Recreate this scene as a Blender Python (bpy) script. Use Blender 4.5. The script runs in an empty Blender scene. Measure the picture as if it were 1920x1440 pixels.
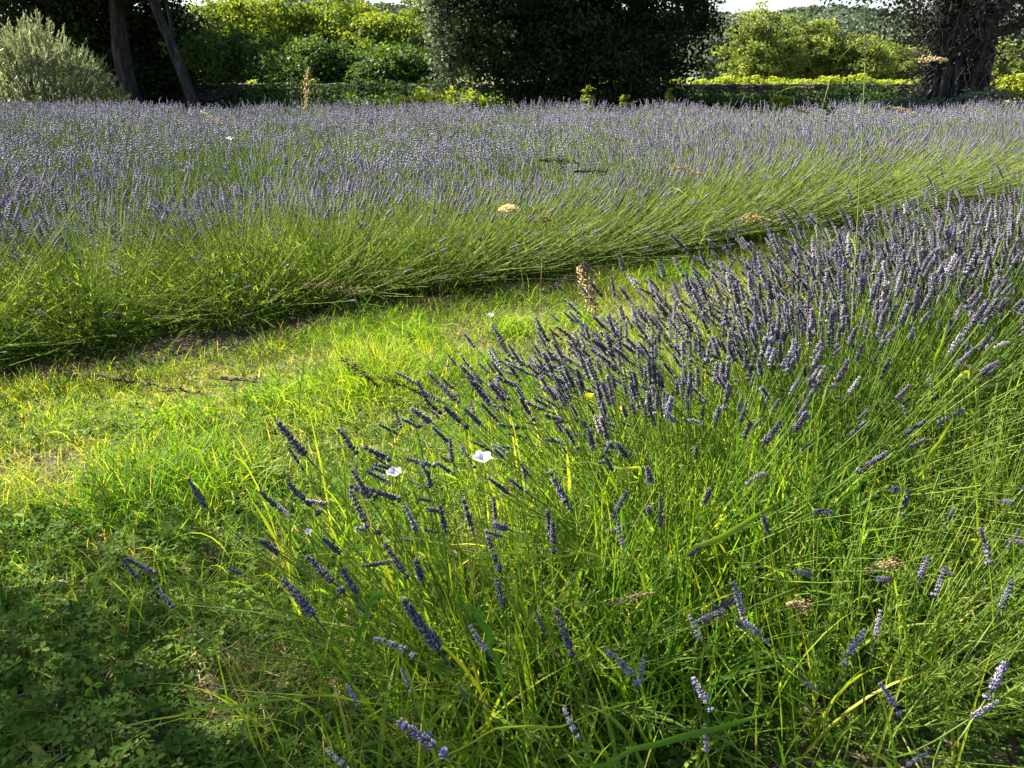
import bpy, math, random
import numpy as np
from mathutils import Vector, Matrix

R = np.random.default_rng(11)
random.seed(4)
S = bpy.context.scene

# ------------------------------------------------------------ camera, sky, sun, exposure
CAM_H, PITCH, F = 1.40, math.radians(20.7), 1544.0        # F: focal length in pixels of the 1920-wide photograph
cam_d = bpy.data.cameras.new('camera')
cam_d.sensor_fit = 'HORIZONTAL'
cam_d.sensor_width = 36.0
cam_d.lens = 36.0 * F / 1920.0
cam_d.clip_start, cam_d.clip_end = 0.05, 6000
cam = bpy.data.objects.new('camera', cam_d)
S.collection.objects.link(cam)
cam.location = (0, 0, CAM_H)
cam.rotation_euler = (math.radians(90) - PITCH, 0, 0)
S.camera = cam

SUN_EL, SUN_AZ = math.radians(43), math.radians(-58)      # azimuth measured from +Y (ahead) towards +X
sd = Vector((math.sin(SUN_AZ) * math.cos(SUN_EL), math.cos(SUN_AZ) * math.cos(SUN_EL), math.sin(SUN_EL)))
W = bpy.data.worlds.new('World')
S.world = W
W.use_nodes = True
nt = W.node_tree
sky = nt.nodes.new('ShaderNodeTexSky')
sky.sky_type = 'NISHITA'
sky.sun_disc = False
sky.sun_elevation = SUN_EL
sky.sun_rotation = SUN_AZ
sky.air_density, sky.dust_density, sky.ozone_density = 1.0, 1.5, 1.0
bg = nt.nodes['Background']
bg.inputs['Strength'].default_value = 0.06
nt.links.new(sky.outputs[0], bg.inputs['Color'])
sun_d = bpy.data.lights.new('sun', 'SUN')
sun_d.energy, sun_d.angle, sun_d.color = 5.0, math.radians(0.5), (1.0, 0.93, 0.80)
sun = bpy.data.objects.new('sun', sun_d)
S.collection.objects.link(sun)
sun.rotation_euler = sd.to_track_quat('Z', 'Y').to_euler()
S.view_settings.view_transform = 'Standard'
S.view_settings.look = 'None'
S.view_settings.exposure = 2.15
S.view_settings.gamma = 1.0
S.cycles.use_denoising = True
S.cycles.denoiser = 'OPENIMAGEDENOISE'
S.cycles.denoising_input_passes = 'RGB_ALBEDO_NORMAL'
S.cycles.denoising_prefilter = 'ACCURATE'
S.cycles.sample_clamp_indirect = 4.0
S.cycles.max_bounces = 6
S.cycles.diffuse_bounces = 3
S.cycles.glossy_bounces = 2
S.cycles.transmission_bounces = 4
S.cycles.transparent_max_bounces = 8

# ------------------------------------------------------------ helpers
CP, SP = math.cos(PITCH), math.sin(PITCH)


def ray(px, py):
    cx, cy = (px - 960) / F, (720 - py) / F
    return np.array([cx, CP + cy * SP, -SP + cy * CP])


def at(px, py, z=0.0):                       # the point at height z seen at that place of the photograph
    d = ray(px, py)
    return d * ((z - CAM_H) / d[2]) + np.array([0, 0, CAM_H])


def atd(px, py, dep):                        # the point at that distance ahead of the lens
    return ray(px, py) * dep + np.array([0, 0, CAM_H])


U = np.array([0.81, 0.586])                  # along the lavender rows
N = np.array([-0.586, 0.81])                 # across the rows, away from the camera


def row(n, t):
    return N * n + U * t


def rowcoord(x, y):
    return N[0] * x + N[1] * y, U[0] * x + U[1] * y


_h = np.random.default_rng(5).random((256, 256))


def vnoise(x, y):
    x = np.asarray(x, float); y = np.asarray(y, float)
    xi, yi = np.floor(x).astype(int), np.floor(y).astype(int)
    fx, fy = x - xi, y - yi
    fx, fy = fx * fx * (3 - 2 * fx), fy * fy * (3 - 2 * fy)
    a = _h[xi & 255, yi & 255]; b = _h[(xi + 1) & 255, yi & 255]
    c = _h[xi & 255, (yi + 1) & 255]; d = _h[(xi + 1) & 255, (yi + 1) & 255]
    return (a * (1 - fx) + b * fx) * (1 - fy) + (c * (1 - fx) + d * fx) * fy


def gz(x, y):                                # ground height
    r = np.hypot(x, y)
    near = np.clip(1 - r / 40, 0, 1)
    return (vnoise(x * 1.3 + 7, y * 1.3) - .5) * .07 * near + (vnoise(x * 7, y * 7) - .5) * .02 * near + (vnoise(x * .04, y * .04) - .5) * .3 * np.clip((r - 60) / 100, 0, 1)


def mk(name, V, Fs, mat=None, parent=None, rnd=None, smooth=False, link=True):
    V = np.ascontiguousarray(V, dtype=np.float32).reshape(-1, 3)
    if not isinstance(Fs, list):
        Fs = [Fs]
    Fs = [np.asarray(f, dtype=np.int32) for f in Fs if len(f)]
    me = bpy.data.meshes.new(name)
    me.vertices.add(len(V))
    me.vertices.foreach_set('co', V.ravel())
    loops = np.concatenate([f.ravel() for f in Fs])
    tot = np.concatenate([np.full(len(f), f.shape[1], np.int32) for f in Fs])
    st = np.concatenate([[0], np.cumsum(tot)[:-1]]).astype(np.int32)
    me.loops.add(len(loops))
    me.loops.foreach_set('vertex_index', loops)
    me.polygons.add(len(tot))
    me.polygons.foreach_set('loop_start', st)
    me.polygons.foreach_set('loop_total', tot)
    if smooth:
        me.polygons.foreach_set('use_smooth', np.ones(len(tot), bool))
    if rnd is not None:
        a = me.attributes.new('rnd', 'FLOAT', 'POINT')
        a.data.foreach_set('value', np.ascontiguousarray(rnd, dtype=np.float32))
    me.update(calc_edges=True)
    if mat:
        me.materials.append(mat)
    o = bpy.data.objects.new(name, me)
    if link:
        S.collection.objects.link(o)
    if parent is not None:
        o.parent = parent
    return o


def tag(o, label=None, cat=None, group=None, kind=None):
    for k, v in (('label', label), ('category', cat), ('group', group), ('kind', kind)):
        if v:
            o[k] = v
    return o


def thing(name, label, cat, loc=(0, 0, 0), rz=0.0, group=None):
    o = bpy.data.objects.new(name, None)
    o.empty_display_size = .1
    S.collection.objects.link(o)
    o.location = loc
    o.rotation_euler = (0, 0, rz)
    return tag(o, label, cat, group)


def copy_tree(o, parent=None):
    c = o.copy()
    S.collection.objects.link(c)
    c.parent = parent
    for ch in list(o.children):
        copy_tree(ch, c)
    return c


def nrm(v):
    return v / np.maximum(np.linalg.norm(v, axis=-1, keepdims=True), 1e-9)


def frames(d, twist=None):
    """(M,3,3) with columns x,y,z; z = d"""
    d = nrm(d)
    ref = np.where(np.abs(d[:, 2:3]) > .95, np.array([[1.0, 0, 0]]), np.array([[0, 0, 1.0]]))
    x = nrm(np.cross(ref, d))
    y = np.cross(d, x)
    if twist is not None:
        c, s = np.cos(twist)[:, None], np.sin(twist)[:, None]
        x, y = x * c + y * s, y * c - x * s
    return np.stack([x, y, d], axis=2)


def inst(Vt, Ft, A, T, sc=1.0):
    """copies of a small template: A (M,3,3), T (M,3), sc (M,) or (M,3)"""
    M = len(T)
    sc = np.broadcast_to(np.asarray(sc, float), (M,)) if np.ndim(sc) < 2 else sc
    Vs = Vt[None] * (sc[:, None, None] if sc.ndim == 1 else sc[:, None, :])
    V = np.einsum('mij,mnj->mni', A, Vs) + T[:, None, :]
    Fo = (Ft[None] + (np.arange(M) * len(Vt))[:, None, None]).reshape(-1, Ft.shape[1])
    return V.reshape(-1, 3), Fo


def tubes(C, r, k=3):
    """C (M,S,3) centre lines, r (M,S) or scalar"""
    M, Sg, _ = C.shape
    r = np.broadcast_to(np.asarray(r, float), (M, Sg))
    t = nrm(np.gradient(C, axis=1))
    A = frames(t.reshape(-1, 3)).reshape(M, Sg, 3, 3)
    a = np.arange(k) / k * 2 * np.pi
    V = C[:, :, None, :] + r[:, :, None, None] * (A[:, :, None, :, 0] * np.cos(a)[None, None, :, None] + A[:, :, None, :, 1] * np.sin(a)[None, None, :, None])
    i = np.arange(Sg - 1)[:, None] * k + np.arange(k)[None]
    j = np.arange(Sg - 1)[:, None] * k + (np.arange(k)[None] + 1) % k
    q = np.stack([i, j, j + k, i + k], -1).reshape(-1, 4)
    Fq = (q[None] + (np.arange(M) * Sg * k)[:, None, None]).reshape(-1, 4)
    return V.reshape(-1, 3), Fq


def ribbons(C, w, side, fold=0.0):
    """C (M,S,3), w (M,S) half-width, side (M,3); fold>0 gives a V-shaped blade of three rails"""
    M, Sg, _ = C.shape
    w = np.broadcast_to(np.asarray(w, float), (M, Sg))[:, :, None]
    side = nrm(side)[:, None, :]
    L, Rr = C - side * w, C + side * w
    if fold:
        t = nrm(np.gradient(C, axis=1))
        up = nrm(np.cross(side, t))
        mid = C - up * w * fold
        V = np.stack([L, mid, Rr], 2); k = 3
    else:
        V = np.stack([L, Rr], 2); k = 2
    i = (np.arange(Sg - 1)[:, None] * k + np.arange(k - 1)[None]).ravel()
    q = np.stack([i, i + 1, i + k + 1, i + k], -1)
    Fq = (q[None] + (np.arange(M) * Sg * k)[:, None, None]).reshape(-1, 4)
    return V.reshape(-1, 3), Fq, k * Sg


class MB:
    """collects pieces into one mesh"""
    def __init__(s): s.V, s.F, s.R, s.n = [], {}, [], 0
    def add(s, V, Fq, rnd=0.5):
        V = np.asarray(V, float).reshape(-1, 3)
        Fq = np.asarray(Fq)
        s.V.append(V)
        s.F.setdefault(Fq.shape[1], []).append(Fq + s.n)
        s.R.append(np.broadcast_to(np.asarray(rnd, float), (len(V),)))
        s.n += len(V)
    def build(s, name, mat, parent=None, **k):
        return mk(name, np.concatenate(s.V), [np.concatenate(f) for f in s.F.values()], mat, parent, rnd=np.concatenate(s.R), **k)


# ------------------------------------------------------------ materials
def mat_new(name):
    m = bpy.data.materials.new(name)
    m.use_nodes = True
    m.node_tree.nodes.clear()
    return m, m.node_tree.nodes, m.node_tree.links


def ramp(nd, stops):
    r = nd.new('ShaderNodeValToRGB')
    e = r.color_ramp.elements
    while len(e) < len(stops):
        e.new(0.5)
    for i, (p, c) in enumerate(stops):
        e[i].position = p
        e[i].color = (*c, 1)
    return r


def leafy(name, stops, trans=.45, rough=.5, spec=.35, tint=(1.25, 1.2, .45), noise=0.0, nscale=3.0):
    """plant matter: colour ramp over the per-leaf attribute, light shining through it"""
    m, nd, ln = mat_new(name)
    out = nd.new('ShaderNodeOutputMaterial')
    at_ = nd.new('ShaderNodeAttribute'); at_.attribute_name = 'rnd'
    rp = ramp(nd, stops)
    fac = at_.outputs['Fac']
    if noise:
        tc = nd.new('ShaderNodeTexCoord')
        nz = nd.new('ShaderNodeTexNoise'); nz.inputs['Scale'].default_value = nscale; nz.inputs['Detail'].default_value = 3
        ln.new(tc.outputs['Object'], nz.inputs['Vector'])
        ma = nd.new('ShaderNodeMath'); ma.operation = 'MULTIPLY_ADD'
        ln.new(nz.outputs['Fac'], ma.inputs[0]); ma.inputs[1].default_value = noise
        ad = nd.new('ShaderNodeMath'); ad.operation = 'SUBTRACT'
        ln.new(fac, ad.inputs[0]); ad.inputs[1].default_value = noise * .5
        ln.new(ad.outputs[0], ma.inputs[2])
        fac = ma.outputs[0]
    ln.new(fac, rp.inputs[0])
    p = nd.new('ShaderNodeBsdfPrincipled')
    p.inputs['Roughness'].default_value = min(1, rough + .12)
    p.inputs['Specular IOR Level'].default_value = spec * .6
    ln.new(rp.outputs[0], p.inputs['Base Color'])
    mx = nd.new('ShaderNodeMix'); mx.data_type = 'RGBA'; mx.blend_type = 'MULTIPLY'; mx.inputs[0].default_value = 1
    ln.new(rp.outputs[0], mx.inputs[6]); mx.inputs[7].default_value = (*tint, 1)
    tr = nd.new('ShaderNodeBsdfTranslucent')
    ln.new(mx.outputs[2], tr.inputs['Color'])
    ms = nd.new('ShaderNodeMixShader'); ms.inputs[0].default_value = trans
    ln.new(p.outputs[0], ms.inputs[1]); ln.new(tr.outputs[0], ms.inputs[2])
    ln.new(ms.outputs[0], out.inputs['Surface'])
    return m


def rocky(name, stops, scale=8.0, rough=.9, bump=.3, detail=6):
    m, nd, ln = mat_new(name)
    out = nd.new('ShaderNodeOutputMaterial')
    tc = nd.new('ShaderNodeTexCoord')
    nz = nd.new('ShaderNodeTexNoise'); nz.inputs['Scale'].default_value = scale; nz.inputs['Detail'].default_value = detail
    nz.inputs['Roughness'].default_value = .65
    mp = nd.new('ShaderNodeMapping'); mp.inputs['Scale'].default_value = (1, 1, .22) if 'bark' in name else (1, 1, 1)
    ln.new(tc.outputs['Object'], mp.inputs['Vector']); ln.new(mp.outputs[0], nz.inputs['Vector'])
    rp = ramp(nd, stops)
    ln.new(nz.outputs['Fac'], rp.inputs[0])
    p = nd.new('ShaderNodeBsdfPrincipled'); p.inputs['Roughness'].default_value = rough
    p.inputs['Specular IOR Level'].default_value = .2
    ln.new(rp.outputs[0], p.inputs['Base Color'])
    b = nd.new('ShaderNodeBump'); b.inputs['Strength'].default_value = bump; b.inputs['Distance'].default_value = .05
    ln.new(nz.outputs['Fac'], b.inputs['Height']); ln.new(b.outputs[0], p.inputs['Normal'])
    ln.new(p.outputs[0], out.inputs['Surface'])
    return m


M = {}
M['stem'] = leafy('lavender_stem', [(0, (.05, .11, .02)), (.5, (.14, .24, .035)), (.85, (.26, .35, .06)), (1, (.38, .40, .13))], .38, .45, .4)
M['leaf'] = leafy('lavender_leaf', [(0, (.07, .13, .02)), (.5, (.17, .26, .04)), (.9, (.30, .37, .07)), (1, (.36, .34, .14))], .55, .5, .3)
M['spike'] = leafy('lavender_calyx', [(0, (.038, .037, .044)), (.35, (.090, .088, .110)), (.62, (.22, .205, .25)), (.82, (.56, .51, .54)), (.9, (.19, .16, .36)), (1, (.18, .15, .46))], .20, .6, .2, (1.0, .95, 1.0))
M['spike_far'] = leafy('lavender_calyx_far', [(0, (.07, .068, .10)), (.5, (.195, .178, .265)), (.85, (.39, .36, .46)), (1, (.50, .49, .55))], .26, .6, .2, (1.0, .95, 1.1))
M['grass'] = leafy('grass_blade', [(0, (.03, .09, .012)), (.45, (.09, .20, .02)), (.75, (.23, .33, .03)), (.93, (.40, .39, .06)), (1, (.56, .46, .19))], .55, .4, .4, (1.38, 1.38, .35))
M['clover'] = leafy('clover_leaf', [(0, (.035, .085, .012)), (.5, (.085, .165, .02)), (.85, (.18, .26, .035)), (1, (.34, .34, .08))], .42, .6, .2, (1.3, 1.25, .4))
M['straw'] = leafy('dry_straw', [(0, (.20, .13, .06)), (.5, (.38, .29, .13)), (1, (.58, .48, .26))], .30, .6, .3, (1.1, 1.0, .8))
M['seed'] = leafy('seed_head', [(0, (.24, .15, .07)), (.5, (.42, .32, .15)), (1, (.68, .58, .32))], .35, .6, .25, (1.1, 1.0, .75))
M['seed_dark'] = leafy('brown_seed_head', [(0, (.06, .045, .02)), (.5, (.14, .10, .05)), (1, (.24, .18, .10))], .3, .6, .25, (1.1, 1.0, .75))
M['seed_green'] = leafy('green_seed_head', [(0, (.04, .05, .02)), (.5, (.09, .11, .04)), (1, (.22, .22, .10))], .35, .6, .25, (1.1, 1.05, .6))
M['petal_white'] = leafy('white_petal', [(0, (.52, .50, .62)), (1, (.68, .66, .74))], .40, .6, .2, (1, 1, 1.02))
M['petal_yellow'] = leafy('yellow_petal', [(0, (.80, .62, .02)), (1, (.85, .72, .03))], .40, .6, .2, (1, 1, .8))
M['cream'] = leafy('dried_umbel', [(0, (.45, .34, .14)), (.5, (.70, .56, .28)), (1, (.85, .74, .44))], .3, .7, .2, (1, 1, .9))
M['olive'] = leafy('silvery_leaf', [(0, (.09, .12, .06)), (.5, (.20, .235, .13)), (1, (.38, .41, .25))], .38, .45, .5, (1.1, 1.1, .7))
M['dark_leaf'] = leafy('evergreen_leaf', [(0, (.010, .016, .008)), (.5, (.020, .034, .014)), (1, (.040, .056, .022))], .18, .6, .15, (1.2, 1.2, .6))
M['yew_leaf'] = leafy('dull_leaf', [(0, (.020, .022, .016)), (.5, (.045, .050, .036)), (1, (.10, .10, .075))], .2, .5, .35, (1.1, 1.0, .8))
M['lime_leaf'] = leafy('lime_leaf', [(0, (.05, .10, .02)), (.5, (.14, .215, .035)), (1, (.31, .36, .07))], .42, .55, .2, (1.35, 1.2, .35))
M['mid_leaf'] = leafy('mid_green_leaf', [(0, (.022, .055, .012)), (.5, (.045, .10, .02)), (1, (.10, .16, .035))], .42, .45, .35, (1.4, 1.25, .4))
M['dusk_leaf'] = leafy('dusky_leaf', [(0, (.018, .035, .014)), (.5, (.035, .065, .022)), (1, (.07, .11, .035))], .3, .6, .2, (1.2, 1.15, .5))
M['vine_leaf'] = leafy('vine_leaf', [(0, (.09, .15, .02)), (.5, (.21, .29, .03)), (1, (.38, .40, .06))], .45, .45, .3, (1.4, 1.3, .35))
M['orchard_leaf'] = leafy('orchard_leaf', [(0, (.05, .085, .025)), (.5, (.17, .22, .06)), (1, (.36, .39, .12))], .42, .55, .2, (1.25, 1.2, .45))
M['grey_leaf'] = leafy('grey_green_leaf', [(0, (.05, .075, .05)), (.5, (.10, .14, .09)), (1, (.19, .22, .15))], .3, .5, .3, (1.1, 1.05, .7))
M['far_leaf'] = leafy('hill_leaf', [(0, (.03, .055, .035)), (.5, (.06, .09, .055)), (1, (.11, .14, .085))], .25, .6, .2, (1.1, 1.1, .7))
M['bark'] = rocky('bark', [(.35, (.010, .008, .007)), (.52, (.035, .028, .024)), (.70, (.09, .075, .068))], 9, .95, 1.0, 10)
M['bark_pale'] = rocky('pale_bark', [(.3, (.05, .045, .04)), (.55, (.14, .125, .11)), (.75, (.26, .24, .22))], 10, .95, .8)
M['twig'] = leafy('dead_twig', [(0, (.05, .042, .038)), (.5, (.12, .10, .09)), (1, (.28, .25, .22))], .05, .8, .2, (1, 1, 1))
M['wood'] = rocky('dead_branch', [(.3, (.05, .03, .02)), (.5, (.13, .085, .06)), (.72, (.30, .22, .17))], 26, .95, .8)
M['bark_mid'] = rocky('grey_brown_bark', [(.35, (.012, .011, .010)), (.52, (.034, .030, .027)), (.70, (.10, .086, .077))], 7, .95, 1.0, 10)
M['stone'] = rocky('wall_stone', [(.3, (.03, .03, .033)), (.5, (.07, .068, .07)), (.7, (.13, .125, .12))], 2.5, .95, .5)


def ground_mat():
    m, nd, ln = mat_new('soil')
    out = nd.new('ShaderNodeOutputMaterial')
    geo = nd.new('ShaderNodeNewGeometry')
    n1 = nd.new('ShaderNodeTexNoise'); n1.inputs['Scale'].default_value = 1.6; n1.inputs['Detail'].default_value = 8; n1.inputs['Roughness'].default_value = .7
    ln.new(geo.outputs['Position'], n1.inputs['Vector'])
    n2 = nd.new('ShaderNodeTexNoise'); n2.inputs['Scale'].default_value = 60; n2.inputs['Detail'].default_value = 6; n2.inputs['Roughness'].default_value = .7
    ln.new(geo.outputs['Position'], n2.inputs['Vector'])
    r1 = ramp(nd, [(.34, (.022, .015, .010)), (.47, (.060, .042, .026)), (.54, (.13, .095, .055)), (.62, (.27, .21, .13))])
    mxf = nd.new('ShaderNodeMath'); mxf.operation = 'MULTIPLY_ADD'; mxf.inputs[1].default_value = .55
    ln.new(n2.outputs['Fac'], mxf.inputs[0])
    hlf = nd.new('ShaderNodeMath'); hlf.operation = 'MULTIPLY'; hlf.inputs[1].default_value = .45
    ln.new(n1.outputs['Fac'], hlf.inputs[0]); ln.new(hlf.outputs[0], mxf.inputs[2])
    ln.new(mxf.outputs[0], r1.inputs[0])
    # beyond the lavender: mown grass and pale earth
    r2 = ramp(nd, [(.35, (.05, .085, .022)), (.5, (.10, .13, .035)), (.62, (.27, .22, .13)), (.75, (.42, .34, .24))])
    n3 = nd.new('ShaderNodeTexNoise'); n3.inputs['Scale'].default_value = .35; n3.inputs['Detail'].default_value = 8
    ln.new(geo.outputs['Position'], n3.inputs['Vector']); ln.new(n3.outputs['Fac'], r2.inputs[0])
    sx = nd.new('ShaderNodeSeparateXYZ'); ln.new(geo.outputs['Position'], sx.inputs[0])
    mr = nd.new('ShaderNodeMapRange'); mr.inputs[1].default_value = 22; mr.inputs[2].default_value = 26
    ln.new(sx.outputs['Y'], mr.inputs[0])
    mx = nd.new('ShaderNodeMix'); mx.data_type = 'RGBA'
    ln.new(mr.outputs[0], mx.inputs[0]); ln.new(r1.outputs[0], mx.inputs[6]); ln.new(r2.outputs[0], mx.inputs[7])
    p = nd.new('ShaderNodeBsdfPrincipled'); p.inputs['Roughness'].default_value = .95; p.inputs['Specular IOR Level'].default_value = .15
    ln.new(mx.outputs[2], p.inputs['Base Color'])
    b = nd.new('ShaderNodeBump'); b.inputs['Strength'].default_value = .6; b.inputs['Distance'].default_value = .02
    ln.new(n2.outputs['Fac'], b.inputs['Height']); ln.new(b.outputs[0], p.inputs['Normal'])
    ln.new(p.outputs[0], out.inputs['Surface'])
    return m


# ------------------------------------------------------------ ground and hills
def build_ground():
    g = np.sinh(np.linspace(-6.2, 6.2, 301)) / math.sinh(6.2)
    gx, gy = np.meshgrid(g * 690, np.where(g > 0, g * 980, g * 50))
    z = gz(gx, gy)
    V = np.stack([gx, gy, z], -1).reshape(-1, 3)
    n = len(g)
    i = (np.arange(n - 1)[:, None] * n + np.arange(n - 1)[None]).ravel()
    tag(mk('ground', V, np.stack([i, i + 1, i + n + 1, i + n], -1), ground_mat(), smooth=True), kind='structure')


def build_hills():
    xs = np.linspace(-520, 620, 420)
    ys = np.linspace(300, 900, 110)
    gx, gy = np.meshgrid(xs, ys)
    s = np.clip((gy - 300) / 330, 0, 1)
    ridge = 25 + 14 * np.exp(-((gx + 130) / 60) ** 2) + 10 * vnoise(gx * .008 + 3, gy * 0) + 7 * np.exp(-((gx - 215) / 45) ** 2) + 5 * vnoise(gx * .03, gy * .01)
    z = ridge * np.sin(s * np.pi / 2) ** 1.3 - 2
    z += 4.5 * vnoise(gx * .11, gy * .11) + 2.5 * vnoise(gx * .31 + 5, gy * .31)
    V = np.stack([gx, gy, z], -1).reshape(-1, 3)
    n = len(xs)
    i = (np.arange(len(ys) - 1)[:, None] * n + np.arange(n - 1)[None]).ravel()
    hm = rocky('wooded_hill', [(.35, (.022, .040, .026)), (.5, (.05, .075, .045)), (.62, (.085, .115, .06)), (.75, (.16, .17, .10))], .05, 1, 1.0, 10)
    tag(mk('hills', V, np.stack([i, i + 1, i + n + 1, i + n], -1), hm, smooth=True), kind='structure')
    # the wood on its face, a mass of leafy crowns
    m = 2600
    cx = R.uniform(-320, 420, m); cy = R.uniform(330, 640, m)
    sc = np.clip((cy - 300) / 330, 0, 1)
    rg = 25 + 14 * np.exp(-((cx + 130) / 60) ** 2) + 10 * vnoise(cx * .008 + 3, cy * 0) + 7 * np.exp(-((cx - 215) / 45) ** 2) + 5 * vnoise(cx * .03, cy * .01)
    cz = rg * np.sin(sc * np.pi / 2) ** 1.3 + 1
    c = np.stack([cx, cy, cz], -1)
    per = 34
    rr = R.uniform(2.5, 5.0, m)
    d = nrm(R.normal(size=(m, per, 3)))
    d[..., 2] = np.abs(d[..., 2])
    P = (c[:, None] + d * rr[:, None, None]).reshape(-1, 3)
    A = frames(d.reshape(-1, 3) + R.normal(size=(m * per, 3)) * .6, R.uniform(0, 6.3, m * per))
    V, Fq = inst(LEAF, LEAFQ, A, P, R.uniform(1.6, 3.0, m * per))
    tag(mk('hill_wood', V, Fq, M['far_leaf'], rnd=np.repeat(np.clip(R.normal(.5, .2, m)[:, None] + R.normal(0, .12, (m, per)), 0, 1).ravel(), 4)),
        'far wooded hillside under the bright sky', kind='stuff')


LEAF = np.array([[0, -.5, 0], [.32, .02, .07], [0, .5, 0], [-.32, .02, .07]])          # rhombus leaf, unit length, in its local XY
LEAFQ = np.array([[0, 1, 2, 3]])
NLEAF = LEAF * np.array([.38, 1, 1])                                                    # narrow leaf


def leaves(P, out, size, tmpl=LEAF, jit=.8):
    n = len(P)
    A = frames(out + R.normal(size=(n, 3)) * jit, R.uniform(0, 6.3, n))
    return inst(tmpl, LEAFQ, A, P, size)


def crown(parent, center, rad, n_cl, per, leaf, mat, cl_r, name='crown', squash=1.0, seed=0, hollow=.45, tmpl=LEAF, cut=None, base=.5):
    """foliage: clumps of leaves spread through an uneven ellipsoid; center/rad in the thing's own space"""
    q = np.random.default_rng(seed)
    d = nrm(q.normal(size=(n_cl, 3)))
    u = hollow + (1 - hollow) * q.random(n_cl) ** .6
    lump = .78 + .44 * vnoise(d[:, 0] * 2.2 + seed, d[:, 1] * 2.2 + d[:, 2] * 1.7 + seed)
    c = np.array(center) + d * u[:, None] * lump[:, None] * np.array(rad)
    if cut is not None:
        c = c[cut(c)]
    m = len(c)
    crr = cl_r * q.uniform(.6, 1.35, m)
    dd = q.normal(size=(m, per, 3)) * .55 * np.array([1, 1, .6])
    P = (c[:, None] + dd * crr[:, None, None]).reshape(-1, 3)
    V, Fq = leaves(P, np.repeat(nrm(c - np.array(center)) * .4 + np.array([0, 0, .6]), per, 0), leaf * q.uniform(.6, 1.3, m * per), tmpl)
    rn = np.clip(base + q.normal(0, .22, m)[:, None] + q.normal(0, .14, (m, per)), 0, 1).ravel()
    o = mk(name, V, Fq, mat, parent, rnd=np.repeat(rn, 4))
    return o, c


def limb(p0, p1, r0, r1, wob=.1, n=9, seed=0):
    q = np.random.default_rng(seed)
    s = np.linspace(0, 1, n)[:, None]
    C = np.array(p0) * (1 - s) + np.array(p1) * s
    w = q.normal(size=(4, 3)) * wob
    for k in range(4):
        C = C + w[k] * np.sin(s * np.pi * (k + 1)) / (k + 1)
    r = r0 + (r1 - r0) * s[:, 0]
    return C, r


def trunk_mesh(name, limbs, mat, parent, k=9):
    b = MB()
    for C, r in limbs:
        q = 1 + .10 * np.sin(np.arange(len(r)) * 2.1)
        V, Fq = tubes(C[None], (r * q)[None], k)
        b.add(V, Fq)
    return b.build(name, mat, parent, smooth=True)


def tree(name, label, cat, base, h, rad, cz, n_cl, per, leaf, mat, cl_r, tr_r, group=None, seed=0, bark='bark', hollow=.45, tmpl=LEAF, cut=None, basec=.5, nl=8, lean=(0, 0)):
    t = thing(name, label, cat, (base[0], base[1], 0), 0, group)
    q = np.random.default_rng(seed + 99)
    top = (lean[0], lean[1], cz)
    ls = [limb((0, 0, -.2), top, tr_r, tr_r * .45, .06, 12, seed)]
    ls[0][1][0] *= 1.5; ls[0][1][1] *= 1.15
    o, c = crown(t, (top[0], top[1], cz), rad, n_cl, per, leaf, mat, cl_r, seed=seed, hollow=hollow, tmpl=tmpl, cut=cut, base=basec)
    for k in range(nl):
        s = q.uniform(.35, .95)
        p0 = np.array([top[0] * s, top[1] * s, cz * s])
        p1 = c[q.integers(len(c))]
        ls.append(limb(p0, p1, tr_r * .32, tr_r * .06, .15, 8, seed + k))
    trunk_mesh('trunk', ls, M[bark], t)
    return t


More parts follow.
